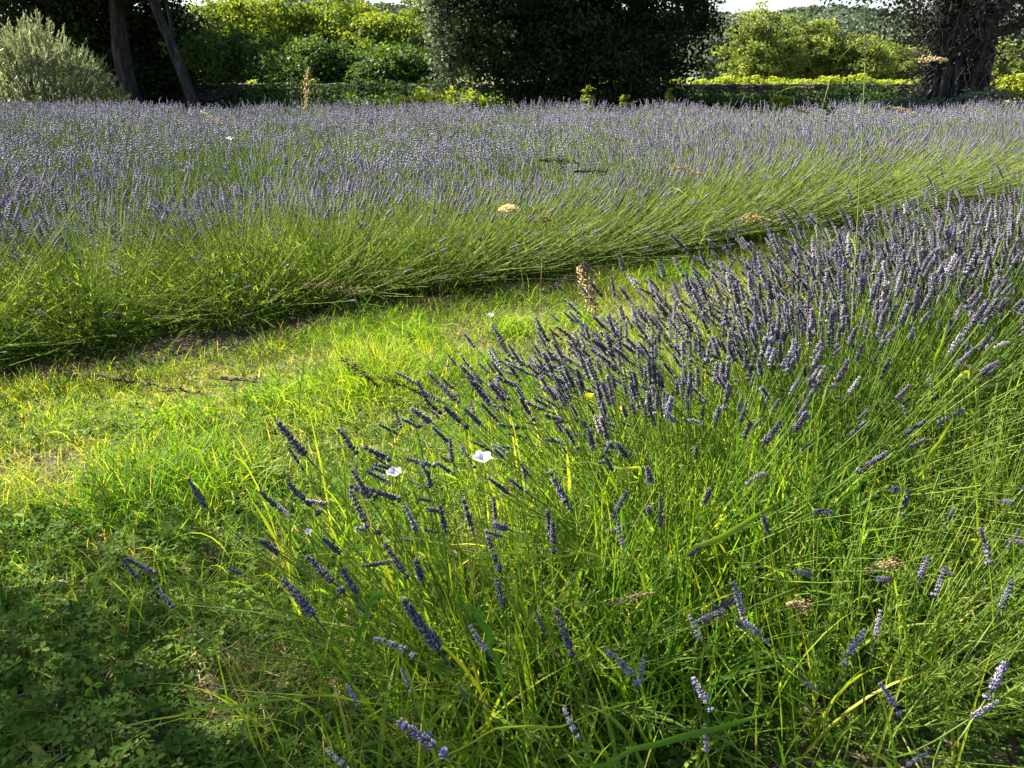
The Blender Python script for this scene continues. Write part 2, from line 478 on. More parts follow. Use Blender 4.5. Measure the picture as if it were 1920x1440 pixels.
# ------------------------------------------------------------ lavender
def spike_hi(seed, open_fl=.06):
    """one flower spike about 1 unit long along +Z: whorls of small calyces, the lowest set apart"""
    q = np.random.default_rng(seed)
    O = np.array([[0, 0, 0], [.5, 0, .45], [0, .5, .45], [-.5, 0, .45], [0, -.5, .45], [0, 0, 1.0]])
    OF = np.array([[0, 2, 1], [0, 3, 2], [0, 4, 3], [0, 1, 4], [5, 1, 2], [5, 2, 3], [5, 3, 4], [5, 4, 1]])
    b = MB()
    nw = q.integers(8, 11)
    zs = np.concatenate([[0.0], np.linspace(.14 + q.uniform(0, .16), .93, nw - 1) + q.normal(0, .015, nw - 1)])
    if q.random() < .4:
        zs = zs[1:]
    for wi, z in enumerate(zs):
        s = z
        rad = .085 * (1 - .45 * s ** 2) * (1.0 if wi else .8)
        n = q.integers(7, 10) if s < .85 else 5
        for ring in range(2):
            a = q.uniform(0, 6.3) + np.arange(n) / n * 6.283 + q.normal(0, .15, n)
            el = (.75 if ring == 0 else 1.15) + q.normal(0, .18, n)
            d = np.stack([np.cos(a) * np.cos(el), np.sin(a) * np.cos(el), np.sin(el)], -1)
            P = np.stack([np.cos(a) * rad * .25, np.sin(a) * rad * .25, np.full(n, z + ring * .02)], -1)
            L = .125 * (1 - .3 * s) * q.uniform(.8, 1.2, n)
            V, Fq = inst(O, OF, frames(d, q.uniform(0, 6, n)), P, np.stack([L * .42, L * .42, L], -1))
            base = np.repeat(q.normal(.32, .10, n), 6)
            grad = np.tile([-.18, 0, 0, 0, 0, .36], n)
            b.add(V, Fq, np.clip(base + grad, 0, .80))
            # small open corollas
            k = q.random(n) < open_fl
            if k.any():
                c = P[k] + d[k] * L[k][:, None] * 1.05
                Pq = np.array([[-.5, -.5, 0], [.5, -.5, .15], [.5, .5, 0], [-.5, .5, .15]])
                for rep in range(2):
                    V, Fq = inst(Pq, LEAFQ, frames(d[k] + q.normal(size=(k.sum(), 3)) * .5, q.uniform(0, 6, k.sum())), c, .075)
                    b.add(V, Fq, .97)
    C = np.array([[[0, 0, -.05], [0, 0, .5], [0, 0, .95]]])
    V, Fq = tubes(C, .016, 4)
    b.add(V, Fq, .15)
    V = np.concatenate(b.V)
    V[:, :2] *= q.uniform(.82, 1.18)
    V[:, 0] += q.normal(0, .10) * V[:, 2] ** 2
    return V, [np.concatenate(f) for f in b.F.values()], np.concatenate(b.R)


def spike_mid(seed, nw=7, k=5):
    q = np.random.default_rng(seed)
    b = MB()
    for wi in range(nw):
        z = wi / nw * .95 if wi else -.08
        rad = .115 * (1 - .5 * (z ** 2)) * q.uniform(.8, 1.15)
        a = q.uniform(0, 6) + np.arange(k * 2) / (k * 2) * 6.283
        rr = np.where(np.arange(k * 2) % 2 == 0, rad * 1.25, rad * .45)
        ring = np.stack([np.cos(a) * rr, np.sin(a) * rr, z + np.where(np.arange(k * 2) % 2 == 0, .07, .02)], -1)
        V = np.concatenate([[[0, 0, z - .03]], ring, [[0, 0, z + .1]]])
        i = np.arange(k * 2) + 1
        j = np.roll(i, -1)
        Fq = np.concatenate([np.stack([np.zeros_like(i), j, i], -1), np.stack([np.full_like(i, k * 2 + 1), i, j], -1)])
        rn = np.concatenate([[.1], np.where(np.arange(k * 2) % 2 == 0, .62, .2) + q.normal(0, .1, k * 2), [.3]])
        b.add(V, Fq, np.clip(rn, 0, .8))
    return np.concatenate(b.V), [np.concatenate(f) for f in b.F.values()], np.concatenate(b.R)


def spike_low(seed, nw=3, k=3):
    q = np.random.default_rng(seed)
    b = MB()
    for wi in range(nw):
        z0, z1 = wi / nw, (wi + .95) / nw
        rad = .12 * (1 - .35 * z1) * q.uniform(.8, 1.2)
        a = q.uniform(0, 6) + np.arange(k) / k * 6.283
        ring = np.stack([np.cos(a) * rad, np.sin(a) * rad, np.full(k, z0 * .4 + z1 * .6)], -1)
        V = np.concatenate([[[0, 0, z0 - .05]], ring, [[0, 0, z1]]])
        i = np.arange(k) + 1; j = np.roll(i, -1)
        Fq = np.concatenate([np.stack([np.zeros_like(i), j, i], -1), np.stack([np.full_like(i, k + 1), i, j], -1)])
        b.add(V, Fq, np.concatenate([[.2], q.uniform(.3, .9, k), [.5]]))
    return np.concatenate(b.V), [np.concatenate(f) for f in b.F.values()], np.concatenate(b.R)


def spikes_into(b, tmpls, P, D, L, bright=0.0):
    n = len(P)
    if not n:
        return
    pick = R.integers(0, len(tmpls), n)
    A = frames(D, R.uniform(0, 6.3, n))
    sh = R.normal(bright, .11, n)
    wd = R.uniform(.85, 1.2, n)
    for k, (Vt, Fts, Rt) in enumerate(tmpls):
        s = pick == k
        m = s.sum()
        if not m:
            continue
        sc = np.stack([L[s] * wd[s], L[s] * wd[s], L[s]], -1)
        off = b.n
        V, _ = inst(Vt, Fts[0], A[s], P[s], sc)
        for Ft in Fts:
            Fo = (Ft[None] + (np.arange(m) * len(Vt))[:, None, None]).reshape(-1, Ft.shape[1])
            b.F.setdefault(Ft.shape[1], []).append(Fo + off)
        rr = np.where(Rt[None] > .9, Rt[None], np.clip(Rt[None] + sh[s][:, None], 0, .82))
        b.V.append(V); b.R.append(rr.ravel()); b.n += len(V)


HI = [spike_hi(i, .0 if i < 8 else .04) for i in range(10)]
PALE = [spike_hi(60 + i, .0 if i < 3 else .08) for i in range(4)]
PALE = [(v, f, np.where(r > .9, r, np.clip(r + .24, 0, .82))) for v, f, r in PALE]
MID = [spike_mid(20 + i) for i in range(5)]
LOW = [spike_low(40 + i) for i in range(6)]


def bush_stems(n, base_r=(.34, .26), th_max=78, L0=.52, Lside=.30, lean=(0, 0), seg=6, height=1.0, edge=1.7, cup=.10):
    """centre lines of the stems of one bush around its own origin; x along the row, y across it"""
    phi = R.uniform(0, 2 * np.pi, n)
    u = R.random(n) ** .5
    u = np.clip(u, 0, 1)
    base = np.stack([base_r[0] * u * np.cos(phi), base_r[1] * u * np.sin(phi), R.uniform(.03, .14, n)], -1)
    th = np.radians(th_max) * u ** edge + R.normal(0, .09, n)
    ph = phi + R.normal(0, .42, n)
    d = np.stack([np.sin(th) * np.cos(ph), np.sin(th) * np.sin(ph), np.cos(th)], -1)
    d[:, :2] += np.array(lean) + R.normal(0, .11, (n, 2))
    d = nrm(d)
    L = (L0 + Lside * np.abs(np.sin(th))) * R.uniform(.80, 1.10, n) * height
    s = np.linspace(0, 1, seg)[None, :, None]
    C = base[:, None] + d[:, None] * L[:, None, None] * s
    g = R.normal(cup, .10, n) * np.abs(np.sin(th))
    C[..., 2] += (g * L)[:, None] * s[..., 0] ** 2
    side = nrm(np.cross(d, np.array([0, 0, 1.0])) + 1e-6)
    C += side[:, None] * (R.normal(0, .035, n) * L)[:, None, None] * s ** 2
    C[..., 2] = np.maximum(C[..., 2], .015 + .02 * R.random((n, 1)))
    D = nrm(C[:, -1] - C[:, -2])
    return C, D, th


def rot2(V, ang):
    c, s = math.cos(ang), math.sin(ang)
    W_ = V.copy()
    W_[..., 0] = V[..., 0] * c - V[..., 1] * s
    W_[..., 1] = V[..., 0] * s + V[..., 1] * c
    return W_


ROWA = math.atan2(U[1], U[0])


def to_world_lean(lx, ly):                   # world lean to the bush's own axes
    c, s = math.cos(-ROWA), math.sin(-ROWA)
    return (lx * c - ly * s, lx * s + ly * c)


def leaf_mound(C, n, size, jit=.5, smax=.55):
    k = R.integers(0, len(C), n)
    s = R.random(n) * smax * (C.shape[1] - 1)
    i = np.minimum(s.astype(int), C.shape[1] - 2)
    f = (s - i)[:, None]
    P = C[k, i] * (1 - f) + C[k, i + 1] * f
    t = nrm(C[k, i + 1] - C[k, i])
    d = nrm(t * .8 + R.normal(size=(n, 3)) * jit)
    L = size * R.uniform(.6, 1.25, n)
    Cc = np.stack([P, P + d * L[:, None] * .5, P + d * L[:, None] + np.array([0, 0, -.002])], 1)
    w = np.stack([L * .02, L * .055, L * .012], 1)
    V, Fq, per = ribbons(Cc, w, np.cross(d, R.normal(size=(n, 3))))
    return V, Fq, np.repeat(np.clip(R.normal(.5, .22, n), 0, 1), per)


def in_frame(P, m=0.03):
    """which world points fall inside the photograph"""
    q = P - np.array([0, 0, CAM_H])
    dep = q[:, 1] * CP - q[:, 2] * SP
    x = q[:, 0] / np.maximum(dep, .01) * F
    y = (q[:, 1] * SP + q[:, 2] * CP) / np.maximum(dep, .01) * F
    return (dep > .1) & (np.abs(x) < 960 * (1 + m)) & (np.abs(y) < 720 * (1 + m)), dep


SPIKE_ME = []
# flower spikes that stand out: tip x, tip y, foot x, foot y (places in the photograph), distance, pale or dark
EXTRA = [(520, 795, 585, 868, 2.15, 0), (545, 905, 600, 965, 2.0, 0), (345, 908, 400, 968, 2.0, 0), (225, 1045, 262, 1090, 1.75, 0),
         (292, 1100, 325, 1140, 1.7, 0), (575, 1045, 645, 1110, 1.55, 0), (538, 1080, 608, 1180, 1.5, 0), (640, 1070, 680, 1130, 1.6, 0),
         (722, 1020, 765, 1085, 1.6, 0), (757, 1125, 838, 1240, 1.42, 0), (712, 1182, 778, 1232, 1.40, 1), (880, 1175, 925, 1238, 1.42, 1),
         (758, 1255, 772, 1300, 1.38, 1), (650, 1285, 672, 1325, 1.38, 1), (755, 1348, 838, 1418, 1.28, 1), (612, 1405, 655, 1445, 1.30, 1),
         (1052, 1330, 1085, 1385, 1.30, 1), (1040, 1145, 1075, 1232, 1.48, 0), (1000, 1150, 1025, 1195, 1.5, 0), (905, 1000, 945, 1090, 1.7, 0),
         (930, 1085, 950, 1150, 1.6, 0), (865, 1285, 875, 1320, 1.4, 0), (655, 920, 690, 990, 1.9, 0), (1030, 885, 1070, 955, 1.95, 0)]
EXTRA2 = [(1150, 1208, 1198, 1285, 1.42, 1), (1208, 1228, 1196, 1300, 1.43, 1), (1235, 935, 1240, 1010, 1.75, 0), (1160, 975, 1168, 1030, 1.7, 1),
          (1375, 1092, 1400, 1175, 1.50, 1), (1395, 1160, 1442, 1205, 1.50, 1), (1290, 1155, 1318, 1208, 1.48, 1)]
EXTRA3 = [(1300, 1275, 1336, 1335, 1.32, 1), (1318, 1358, 1326, 1420, 1.26, 1), (1660, 1280, 1688, 1342, 1.36, 1), (1612, 1178, 1582, 1248, 1.46, 1),
          (1652, 1145, 1638, 1212, 1.48, 1), (1730, 1408, 1690, 1445, 1.25, 1), (1440, 1000, 1425, 950, 1.7, 0)]
EXTRA4 = [(1888, 1250, 1848, 1312, 1.42, 1), (1872, 1312, 1815, 1350, 1.40, 1), (1910, 1095, 1865, 1160, 1.60, 0), (1740, 1045, 1718, 1100, 1.68, 0),
          (1772, 1062, 1752, 1120, 1.66, 0), (1838, 990, 1858, 1058, 1.75, 0), (1860, 1285, 1890, 1240, 1.5, 0)]


def near_bush(t, n_row, label, nst, lean, lod, n_parts, height=1.0, seed=0, side_fl=.30, th_max=78, top_fl=.9, extra=()):
    p = row(n_row, t)
    x, y = float(p[0]), float(p[1])
    z = float(gz(x, y))
    th_ = thing('lavender_bush', label, 'lavender', (x, y, z), ROWA, 'lavender bushes in the row on the near side of the grass path')
    C, D, th = bush_stems(nst, lean=to_world_lean(*lean), height=height, th_max=th_max)
    rad = np.linspace(.0017, .0011, C.shape[1]) * (1 if lod == 0 else 1.2)
    V, Fq = tubes(C, rad[None], 3)
    rs = np.clip(R.normal(.55, .2, nst), 0, 1)
    o = mk('stems', V, Fq, M['stem'], th_, rnd=np.repeat(rs, C.shape[1] * 3)); tag(o, kind='stuff')
    V, Fq, rn = leaf_mound(C, 9000 if lod == 0 else 6000, .030 if lod == 0 else .036, smax=.62)
    tag(mk('leaves', V, Fq, M['leaf'], th_, rnd=rn), kind='stuff')
    # flowers: most on the top of the fan, fewer low down on the side we look at
    # (the side facing the path's shade carries few)
    camside = -C[:, -1, 1]
    pr = top_fl - (top_fl - side_fl) * np.clip((np.abs(th) - .55) / .6, 0, 1) * np.clip(.5 + camside * 2.2, 0, 1)
    has = R.random(nst) < pr
    P, Dd = C[has, -1], D[has]
    L = R.uniform(.046, .092, len(P))
    W_ = rot2(P, ROWA) + np.array([x, y, z])
    vis, dep = in_frame(W_)
    order = np.argsort(np.where(vis, dep - W_[:, 2] * .8, 99))
    k = min(n_parts, int(vis.sum()))
    single, rest = order[:k], order[k:]
    A = frames(Dd, R.uniform(0, 6.3, len(P)))
    for i in single:
        s = bpy.data.objects.new('flower_spike', SPIKE_ME[R.integers(0, 10)])
        S.collection.objects.link(s)
        s.parent = th_
        if R.random() < .10:
            s.data = SPIKE_ME[10 + R.integers(0, 4)]
        wd = R.uniform(.85, 1.15) * L[i]
        m = Matrix.Identity(4)
        for r_ in range(3):
            for c_ in range(3):
                m[r_][c_] = A[i][r_, c_] * (L[i] if c_ == 2 else wd)
            m[r_][3] = P[i][r_]
        s.matrix_local = m
    b = MB()
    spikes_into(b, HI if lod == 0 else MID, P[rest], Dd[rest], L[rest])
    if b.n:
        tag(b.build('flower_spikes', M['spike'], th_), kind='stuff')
    # the flowering stems one can pick out by eye: spike tip, spike foot, distance, paleness
    inv = np.array([[math.cos(ROWA), math.sin(ROWA), 0], [-math.sin(ROWA), math.cos(ROWA), 0], [0, 0, 1]])
    for tx, ty, fx, fy, dep, pale in extra:
        tip, foot = atd(tx, ty, dep * 1.01), atd(fx, fy, dep)
        tip, foot = inv @ (tip - np.array([x, y, z])), inv @ (foot - np.array([x, y, z]))
        root = np.array([np.clip(foot[0] * .25, -.3, .3), np.clip(foot[1] * .25, -.2, .2), .05])
        d = tip - foot
        Ls = float(np.linalg.norm(d))
        C = bez(root, foot - d / Ls * np.linalg.norm(foot - root) * .42, foot, 12)
        V, Fq = tubes(C[None], np.linspace(.0021, .0013, 12)[None], 5)
        st = mk('flower_stem', V, Fq, M['stem'], th_, rnd=np.full(len(V), R.uniform(.5, .8)), smooth=True)
        A_ = frames(d[None], R.uniform(0, 6.3, 1))[0]
        src = SPIKE_ME[10 + R.integers(0, 4)] if pale else SPIKE_ME[R.integers(0, 10)]
        s = bpy.data.objects.new('flower_spike', src)
        S.collection.objects.link(s)
        s.parent = st
        m = Matrix.Identity(4)
        for r_ in range(3):
            for c_ in range(3):
                m[r_][c_] = A_[r_, c_] * Ls * (1.0 if c_ == 2 else R.uniform(.80, 1.0))
            m[r_][3] = foot[r_]
        s.matrix_local = m
    return th_


def build_row_one():
    for i, (V, Fs, r) in enumerate(HI + PALE):
        o = mk('flower_spike', V, Fs, M['spike'], rnd=r, link=False)
        SPIKE_ME.append(o.data)
        bpy.data.objects.remove(o)
    spec = [
        (1.02, 1.42, 'lavender bush ending the near row, full of long grass, leaning over the clover', 250, (-.12, .05), 0, 80, .66),
        (1.72, 1.55, 'second lavender bush from the row end nearest the clover, behind the pale spikes', 480, (-.20, .08), 0, 90, .80),
        (2.45, 1.55, 'third lavender bush of the near row, with bright green leafy stems below its spikes', 820, (-.24, .08), 0, 90, .92),
        (3.20, 1.60, 'fourth lavender bush of the near row, counted from the clover', 880, (-.24, .06), 0, 80, 1.0),
        (3.95, 1.62, 'fifth lavender bush of the near row, counted from the clover', 950, (-.24, .06), 1, 60, 1.05),
        (4.72, 1.62, 'sixth lavender bush of the near row, counted from the clover', 950, (-.22, .05), 1, 40, 1.08),
        (5.50, 1.62, 'seventh lavender bush of the near row, partly hidden by the sixth', 950, (-.22, .05), 1, 25, 1.08),
        (6.30, 1.62, 'farthest lavender bush seen in the near row, where it meets the far bed', 900, (-.22, .05), 1, 10, 1.08),
    ]
    for k, (t, n, lb, ns, lean, lod, npart, h) in enumerate(spec):
        near_bush(t, n, lb, ns, lean, lod, npart, h, side_fl=(.10 if k < 2 else .07) if k < 4 else .5, top_fl=(.18, .85)[k] if k < 2 else .97, extra=EXTRA if k == 0 else (EXTRA2 if k == 1 else ()))
    # a bush reaching in from the near lower corner, its stems swept along the row
    near_bush(1.75, .80, 'low lavender bush in the near corner, pale spikes on sideways stems', 210, (.62, .28), 0, 60, .60, side_fl=.02, th_max=60, top_fl=.02, extra=EXTRA3)
    near_bush(2.55, .85, 'low lavender bush with swept stems between the near corner and the frame edge', 300, (.60, .26), 0, 60, .62, side_fl=.03, th_max=60, top_fl=.05, extra=EXTRA4)


def hedge_variant(nst, lean, lod_t, side_fl=.10, leafn=7000, stem_r=.0018, height=1.0, Lside=.30, face=True):
    C, D, th = bush_stems(nst, base_r=(.38, .46), lean=to_world_lean(*lean), height=height, Lside=Lside, cup=.10 if lean[0] > .2 else .06, th_max=80)
    V, Fq = tubes(C[:, ::1], np.linspace(stem_r, stem_r * .7, C.shape[1])[None], 3)
    parts = [('stems', V, [Fq], np.repeat(np.clip(R.normal(.76, .2, nst), 0, 1), C.shape[1] * 3), M['stem'])]
    V, Fq, rn = leaf_mound(C, leafn, .048, smax=.6)
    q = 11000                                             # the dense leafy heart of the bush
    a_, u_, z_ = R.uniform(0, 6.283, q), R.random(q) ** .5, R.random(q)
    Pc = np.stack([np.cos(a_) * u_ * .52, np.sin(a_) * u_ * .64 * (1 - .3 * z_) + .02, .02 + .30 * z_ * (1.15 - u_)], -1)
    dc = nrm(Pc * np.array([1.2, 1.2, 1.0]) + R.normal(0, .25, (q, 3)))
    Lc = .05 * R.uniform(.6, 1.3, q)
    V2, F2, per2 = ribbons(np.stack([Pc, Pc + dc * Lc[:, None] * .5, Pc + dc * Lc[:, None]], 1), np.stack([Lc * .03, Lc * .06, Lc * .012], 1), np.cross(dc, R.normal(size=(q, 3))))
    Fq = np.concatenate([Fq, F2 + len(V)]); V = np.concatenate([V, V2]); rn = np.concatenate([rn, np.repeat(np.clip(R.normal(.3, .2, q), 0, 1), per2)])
    parts.append(('leaves', V, [Fq], rn, M['leaf']))
    fr = np.clip(.35 - C[:, -1, 1] * 2.2, 0, 1) if face else 0
    pr = .80 - (.80 - side_fl) * np.clip((np.abs(th) - .25) / .45, 0, 1) * fr
    has = R.random(nst) < pr
    b = MB()
    spikes_into(b, lod_t, C[has, -1], D[has], R.uniform(.05, .085, has.sum()), .05)
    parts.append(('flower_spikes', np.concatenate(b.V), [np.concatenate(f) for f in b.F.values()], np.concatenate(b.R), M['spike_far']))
    return parts


def build_row_two():
    lefts = [hedge_variant(900, (-.38, .08), MID, .16) for _ in range(4)]
    mids = [hedge_variant(900, (0.05, .0), MID, .12) for _ in range(2)]
    rights = [hedge_variant(900, (.30 + .05 * i_, .08), MID, .22) for i_ in range(4)]
    protos = {}
    lab = 'lavender bush in the dense hedge bordering the far side of the grass path'
    LB2 = ('lavender bush leaning left in the far hedge, above the dead branches', 'upright lavender bush in the far hedge, under the cream dried umbel and left of it', 'lavender bush in the far hedge with stems swept to the right along the dark foot')
    ts = np.arange(-.75, 17, .74)
    for i, t in enumerate(ts):
        grp = lefts if t < 1.6 else (mids if t < 2.7 else rights)
        key = (id(grp), i % len(grp))
        p = row(5.12 + R.normal(0, .05), t + R.normal(0, .05))
        if key not in protos:
            th_ = thing('lavender_bush', lab, 'lavender', group='lavender bushes along the far side of the grass path')
            for nm, V, Fs, rn, mt in grp[i % len(grp)]:
                tag(mk(nm, V, Fs, mt, th_, rnd=rn), kind='stuff')
            protos[key] = th_
        else:
            th_ = copy_tree(protos[key])
        th_['label'] = LB2[0 if t < 1.6 else (1 if t < 2.7 else 2)]
        th_.location = (p[0], p[1], float(gz(p[0], p[1])))
        th_.rotation_euler = (0, 0, ROWA + R.normal(0, .10))
        s = R.uniform(.94, 1.08)
        th_.scale = (s, s, s * R.uniform(.95, 1.05))


def build_field():
    """the rest of the planting, a mass nobody could count"""
    bs, bf = MB(), MB()
    n = 6.85
    while n < 27:
        t = -12.0
        while t < 34:
            p = row(n + R.normal(0, .06), t + R.normal(0, .08))
            t += .80
            edge = 18.6 - p[0] * .09 + R.normal(0, .15)
            if p[1] > edge or p[1] < 3 or abs(p[0]) > .64 * p[1] + 1.2:
                continue
            dist = math.hypot(*p)
            ns = 400 if dist < 10 else 330
            C, D, th = bush_stems(ns, base_r=(.34, .30), th_max=R.uniform(48, 64), L0=.56, Lside=.16, seg=4, lean=to_world_lean(R.normal(-.03, .1), R.normal(0, .06)), height=R.uniform(.86, 1.12))
            C = rot2(C, ROWA); D = rot2(D, ROWA)
            C[..., 0] += p[0]; C[..., 1] += p[1]; C[..., 2] += gz(p[0], p[1])
            V, Fq = tubes(C, (.0022 if dist < 12 else .0034) * np.array([[1, 1, .9, .7]]), 3)
            bs.add(V, Fq, np.repeat(np.clip(R.normal(.62, .2, ns), 0, 1), 12))
            pt = C[:, -1]
            has = R.random(ns) < np.clip(1.2 - 2.6 * np.clip(vnoise(pt[:, 0] * .9 + 11, pt[:, 1] * .9 + 5) - .50, 0, 1) - .22 * np.clip((11 - n) / 4, 0, 1), .15, 1)
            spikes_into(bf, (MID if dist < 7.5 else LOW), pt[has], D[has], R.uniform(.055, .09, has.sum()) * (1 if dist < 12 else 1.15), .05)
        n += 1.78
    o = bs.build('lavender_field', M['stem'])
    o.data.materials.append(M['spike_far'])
    # stems and flowers belong to one mass: join the flowers as a second material
    Vs, Vf = np.concatenate(bs.V), np.concatenate(bf.V)
    me = o.data
    S.collection.objects.unlink(o); bpy.data.objects.remove(o)
    Fq = [np.concatenate(f) for f in bs.F.values()] + [np.concatenate(f) + len(Vs) for f in bf.F.values()]
    nf0 = sum(len(f) for f in list(bs.F.values())[0])
    o = mk('lavender_field', np.concatenate([Vs, Vf]), Fq, M['stem'], rnd=np.concatenate(bs.R + bf.R))
    o.data.materials.append(M['spike_far'])
    mi = np.ones(len(o.data.polygons), np.int32); mi[:nf0] = 0
    o.data.polygons.foreach_set('material_index', mi)
    tag(o, 'wide mass of blooming lavender rows reaching back to the trees', kind='stuff')


# ------------------------------------------------------------ grass and ground cover
def blades(P, L, w, lean, droop, fold=0.0, seg=4, az=None, spread=.5):
    n = len(P)
    az = R.uniform(0, 6.283, n) if az is None else az
    th = np.abs(R.normal(0, spread, n))
    d = np.stack([np.sin(th) * np.cos(az), np.sin(th) * np.sin(az), np.cos(th)], -1)
    d[:, :2] += np.asarray(lean)
    d = nrm(d)
    s = np.linspace(0, 1, seg)[None, :, None]
    C = P[:, None] + d[:, None] * (L[:, None, None] * s)
    hor = nrm(np.concatenate([d[:, :2], np.zeros((n, 1))], 1) + 1e-6)
    dr = (droop * R.uniform(.3, 1.5, n) * L)[:, None]
    C[..., 2] -= dr * s[..., 0] ** 2.2
    C += hor[:, None] * (dr * .5)[..., None] * s ** 2
    C[..., 2] = np.maximum(C[..., 2], P[:, None, 2] + .004)
    side = nrm(np.cross(d, np.array([0, 0, 1.0])) + R.normal(0, .35, (n, 3)))
    prof = np.interp(np.linspace(0, 1, seg), [0, .25, .7, 1], [.75, 1, .7, .04])
    return ribbons(C, w[:, None] * prof[None], side, fold)


def sample_ground(n, ymax=12, ymin=.9, xlim=.66, power=1.6):
    """points on the ground inside the view, denser towards the camera"""
    y = ymin + (ymax - ymin) * R.random(n) ** power
    x = R.uniform(-1, 1, n) * (xlim * y + .35)
    return x, y


def build_path():
    # short mown grass, mixed with straw, over the open strip
    x, y = sample_ground(520000, 13, .9, .68, 1.5)
    nr, tr = rowcoord(x, y)
    left = np.clip((1.0 - tr) / .8, 0, 1)
    lo = 2.15 - 1.9 * left
    k = (nr > lo + R.normal(0, .15, len(x))) & (nr < 4.30)
    x, y, nr, tr = x[k], y[k], nr[k], tr[k]
    bare = vnoise(x * 2.2 + 3, y * 2.2 + 9) + .25 * vnoise(x * 7, y * 7)
    spot = np.clip(np.hypot(x + 1.72, (y - 2.72) * 1.3) / .25 - .35, .03, 1)          # the trodden bare patch by the clover
    k = R.random(len(x)) < np.clip((bare - .14) * 3.6, .40, 1) * np.clip(.45 + (y - 1.7) * .45, .35, 1) * spot
    x, y, nr, tr = x[k], y[k], nr[k], tr[k]
    P = np.stack([x, y, gz(x, y) - .004], -1)
    n = len(P)
    tall = vnoise(x * 1.6 + 30, y * 1.6 + 4)
    L = R.uniform(.03, .085, n) * (.6 + .8 * tall + 6.0 * np.clip(tall - .50, 0, 1) * np.clip((y - 2.2) / .5, 0, 1)) * (1 + 1.1 * np.exp(-((nr - 2.35) / .35) ** 2) * np.clip((tr - .4) / .5, 0, 1))
    V, Fq, per = blades(P, L, R.uniform(.0011, .0022, n), (0, 0), .35, spread=.65)
    dry = vnoise(x * 1.1 + 50, y * 1.1 + 20)
    rn = np.clip(.56 + .35 * (dry - .5) + R.normal(0, .17, n), 0, .93)
    isdry = R.random(n) < .12 + .30 * np.clip(dry - .45, 0, 1)
    rn[isdry] = R.uniform(.93, 1, isdry.sum())
    tag(mk('path_grass', V, Fq, M['grass'], rnd=np.repeat(rn, per)), 'short bright grass growing over the strip between the lavender rows', kind='stuff')
    # straw litter lying flat
    x, y = sample_ground(42000, 10, .9, .68, 1.5)
    nr, tr = rowcoord(x, y)
    left = np.clip((1.0 - tr) / .8, 0, 1)
    k = (nr > 1.9 - 1.9 * left) & (nr < 4.15) & (vnoise(x * 1.7 + 3, y * 1.7 + 9) + R.normal(0, .18, len(x)) < .62)
    x, y = x[k], y[k]; n = len(x)
    a = R.uniform(0, 6.283, n); Ls = R.uniform(.02, .09, n)
    P = np.stack([x, y, gz(x, y) + R.uniform(.002, .02, n)], -1)
    d = np.stack([np.cos(a), np.sin(a), R.normal(0, .15, n)], -1)
    C = P[:, None] + d[:, None] * (Ls[:, None, None] * np.linspace(0, 1, 3)[None, :, None])
    C[:, 1, 2] += .004
    V, Fq, per = ribbons(C, R.uniform(.0008, .0017, n)[:, None], np.cross(d, np.array([0, 0, 1.0])))
    tag(mk('straw_litter', V, Fq, M['straw'], rnd=np.repeat(R.random(n), per)), 'dry mown straw scattered thinly over the grass strip', kind='stuff')
    # clover and other small broad leaves
    TL = np.array([[0, 0, 0], [.26, .42, .10], [.22, .80, .12], [0, .98, .06], [-.22, .80, .12], [-.26, .42, .10]])
    TF = np.array([[0, 1, 2, 3], [0, 3, 4, 5]])
    x, y = sample_ground(48000, 7.0, .85, .70, 1.3)
    nr, tr = rowcoord(x, y)
    left = np.clip((1.15 - tr) / .7, 0, 1)
    lo = 2.2 - 2.4 * left
    k = ((nr > lo + R.normal(0, .12, len(x))) | (nr < 1.1)) & (nr < 4.5)
    shade = np.clip(1.25 - (y - 1.9) * .55, .18, 1)
    k &= R.random(len(x)) < shade * np.clip(np.hypot(x + 1.72, (y - 2.72) * 1.3) / .25 - .35, .03, 1) * np.clip((vnoise(x * 3.1 + 1, y * 3.1 + 2) - .16) * 3, .05, 1)
    x, y = x[k], y[k]
    n = len(x)
    hgt = R.uniform(.008, .05, n) * (.5 + vnoise(x * 4, y * 4) * 1.1)
    P = np.stack([x, y, gz(x, y) + hgt], -1)
    b = MB()
    sz = R.uniform(.012, .027, n)
    tilt = nrm(np.stack([R.normal(0, .35, n), R.normal(0, .35, n), np.ones(n)], -1))
    tw = R.uniform(0, 6.28, n)
    cr = np.clip(R.normal(.42, .2, n), 0, .97)
    for j in range(3):
        A = frames(tilt, tw + j * 2.094)
        V, Fq = inst(TL, TF, A, P, sz)
        b.add(V, Fq, np.repeat(cr, 6))
    C = np.stack([P - np.stack([np.zeros(n), np.zeros(n), hgt], -1), P], 1)
    V, Fq, per = ribbons(C, np.full((n, 2), .0006), np.tile([[1.0, .3, 0]], (n, 1)))
    b.add(V, Fq, .5)
    tag(b.build('clover', M['clover']), 'low clover mat covering the shaded ground beside the near row', kind='stuff')
    # long lax grass growing up through the near end of the first row
    b = MB()
    for n, t0, t1, n0, sg, L0, L1, w0, w1, spr, dr in ((3000, .35, 2.4, 1.35, .36, .16, .42, .0012, .0030, .5, .55), (3400, .6, 3.4, 1.40, .38, .28, .58, .0026, .0060, .24, .28), (1900, 1.8, 6.0, 1.5, .35, .30, .62, .0018, .0036, .22, .22), (900, .5, 2.8, 1.25, .36, .30, .55, .0045, .0080, .34, .55), (1500, .2, 4.5, 2.15, .20, .12, .34, .0016, .0034, .40, .50)):
        t = R.uniform(t0, t1, n)
        cl = vnoise(t * 3.3 + w1 * 900, t * 0 + 2.2)
        k = R.random(n) < .35 + 1.1 * np.clip(cl - .3, 0, 1)
        t = t[k]; n = len(t)
        nr = R.normal(n0, sg, n)
        p = N[None] * nr[:, None] + U[None] * t[:, None]
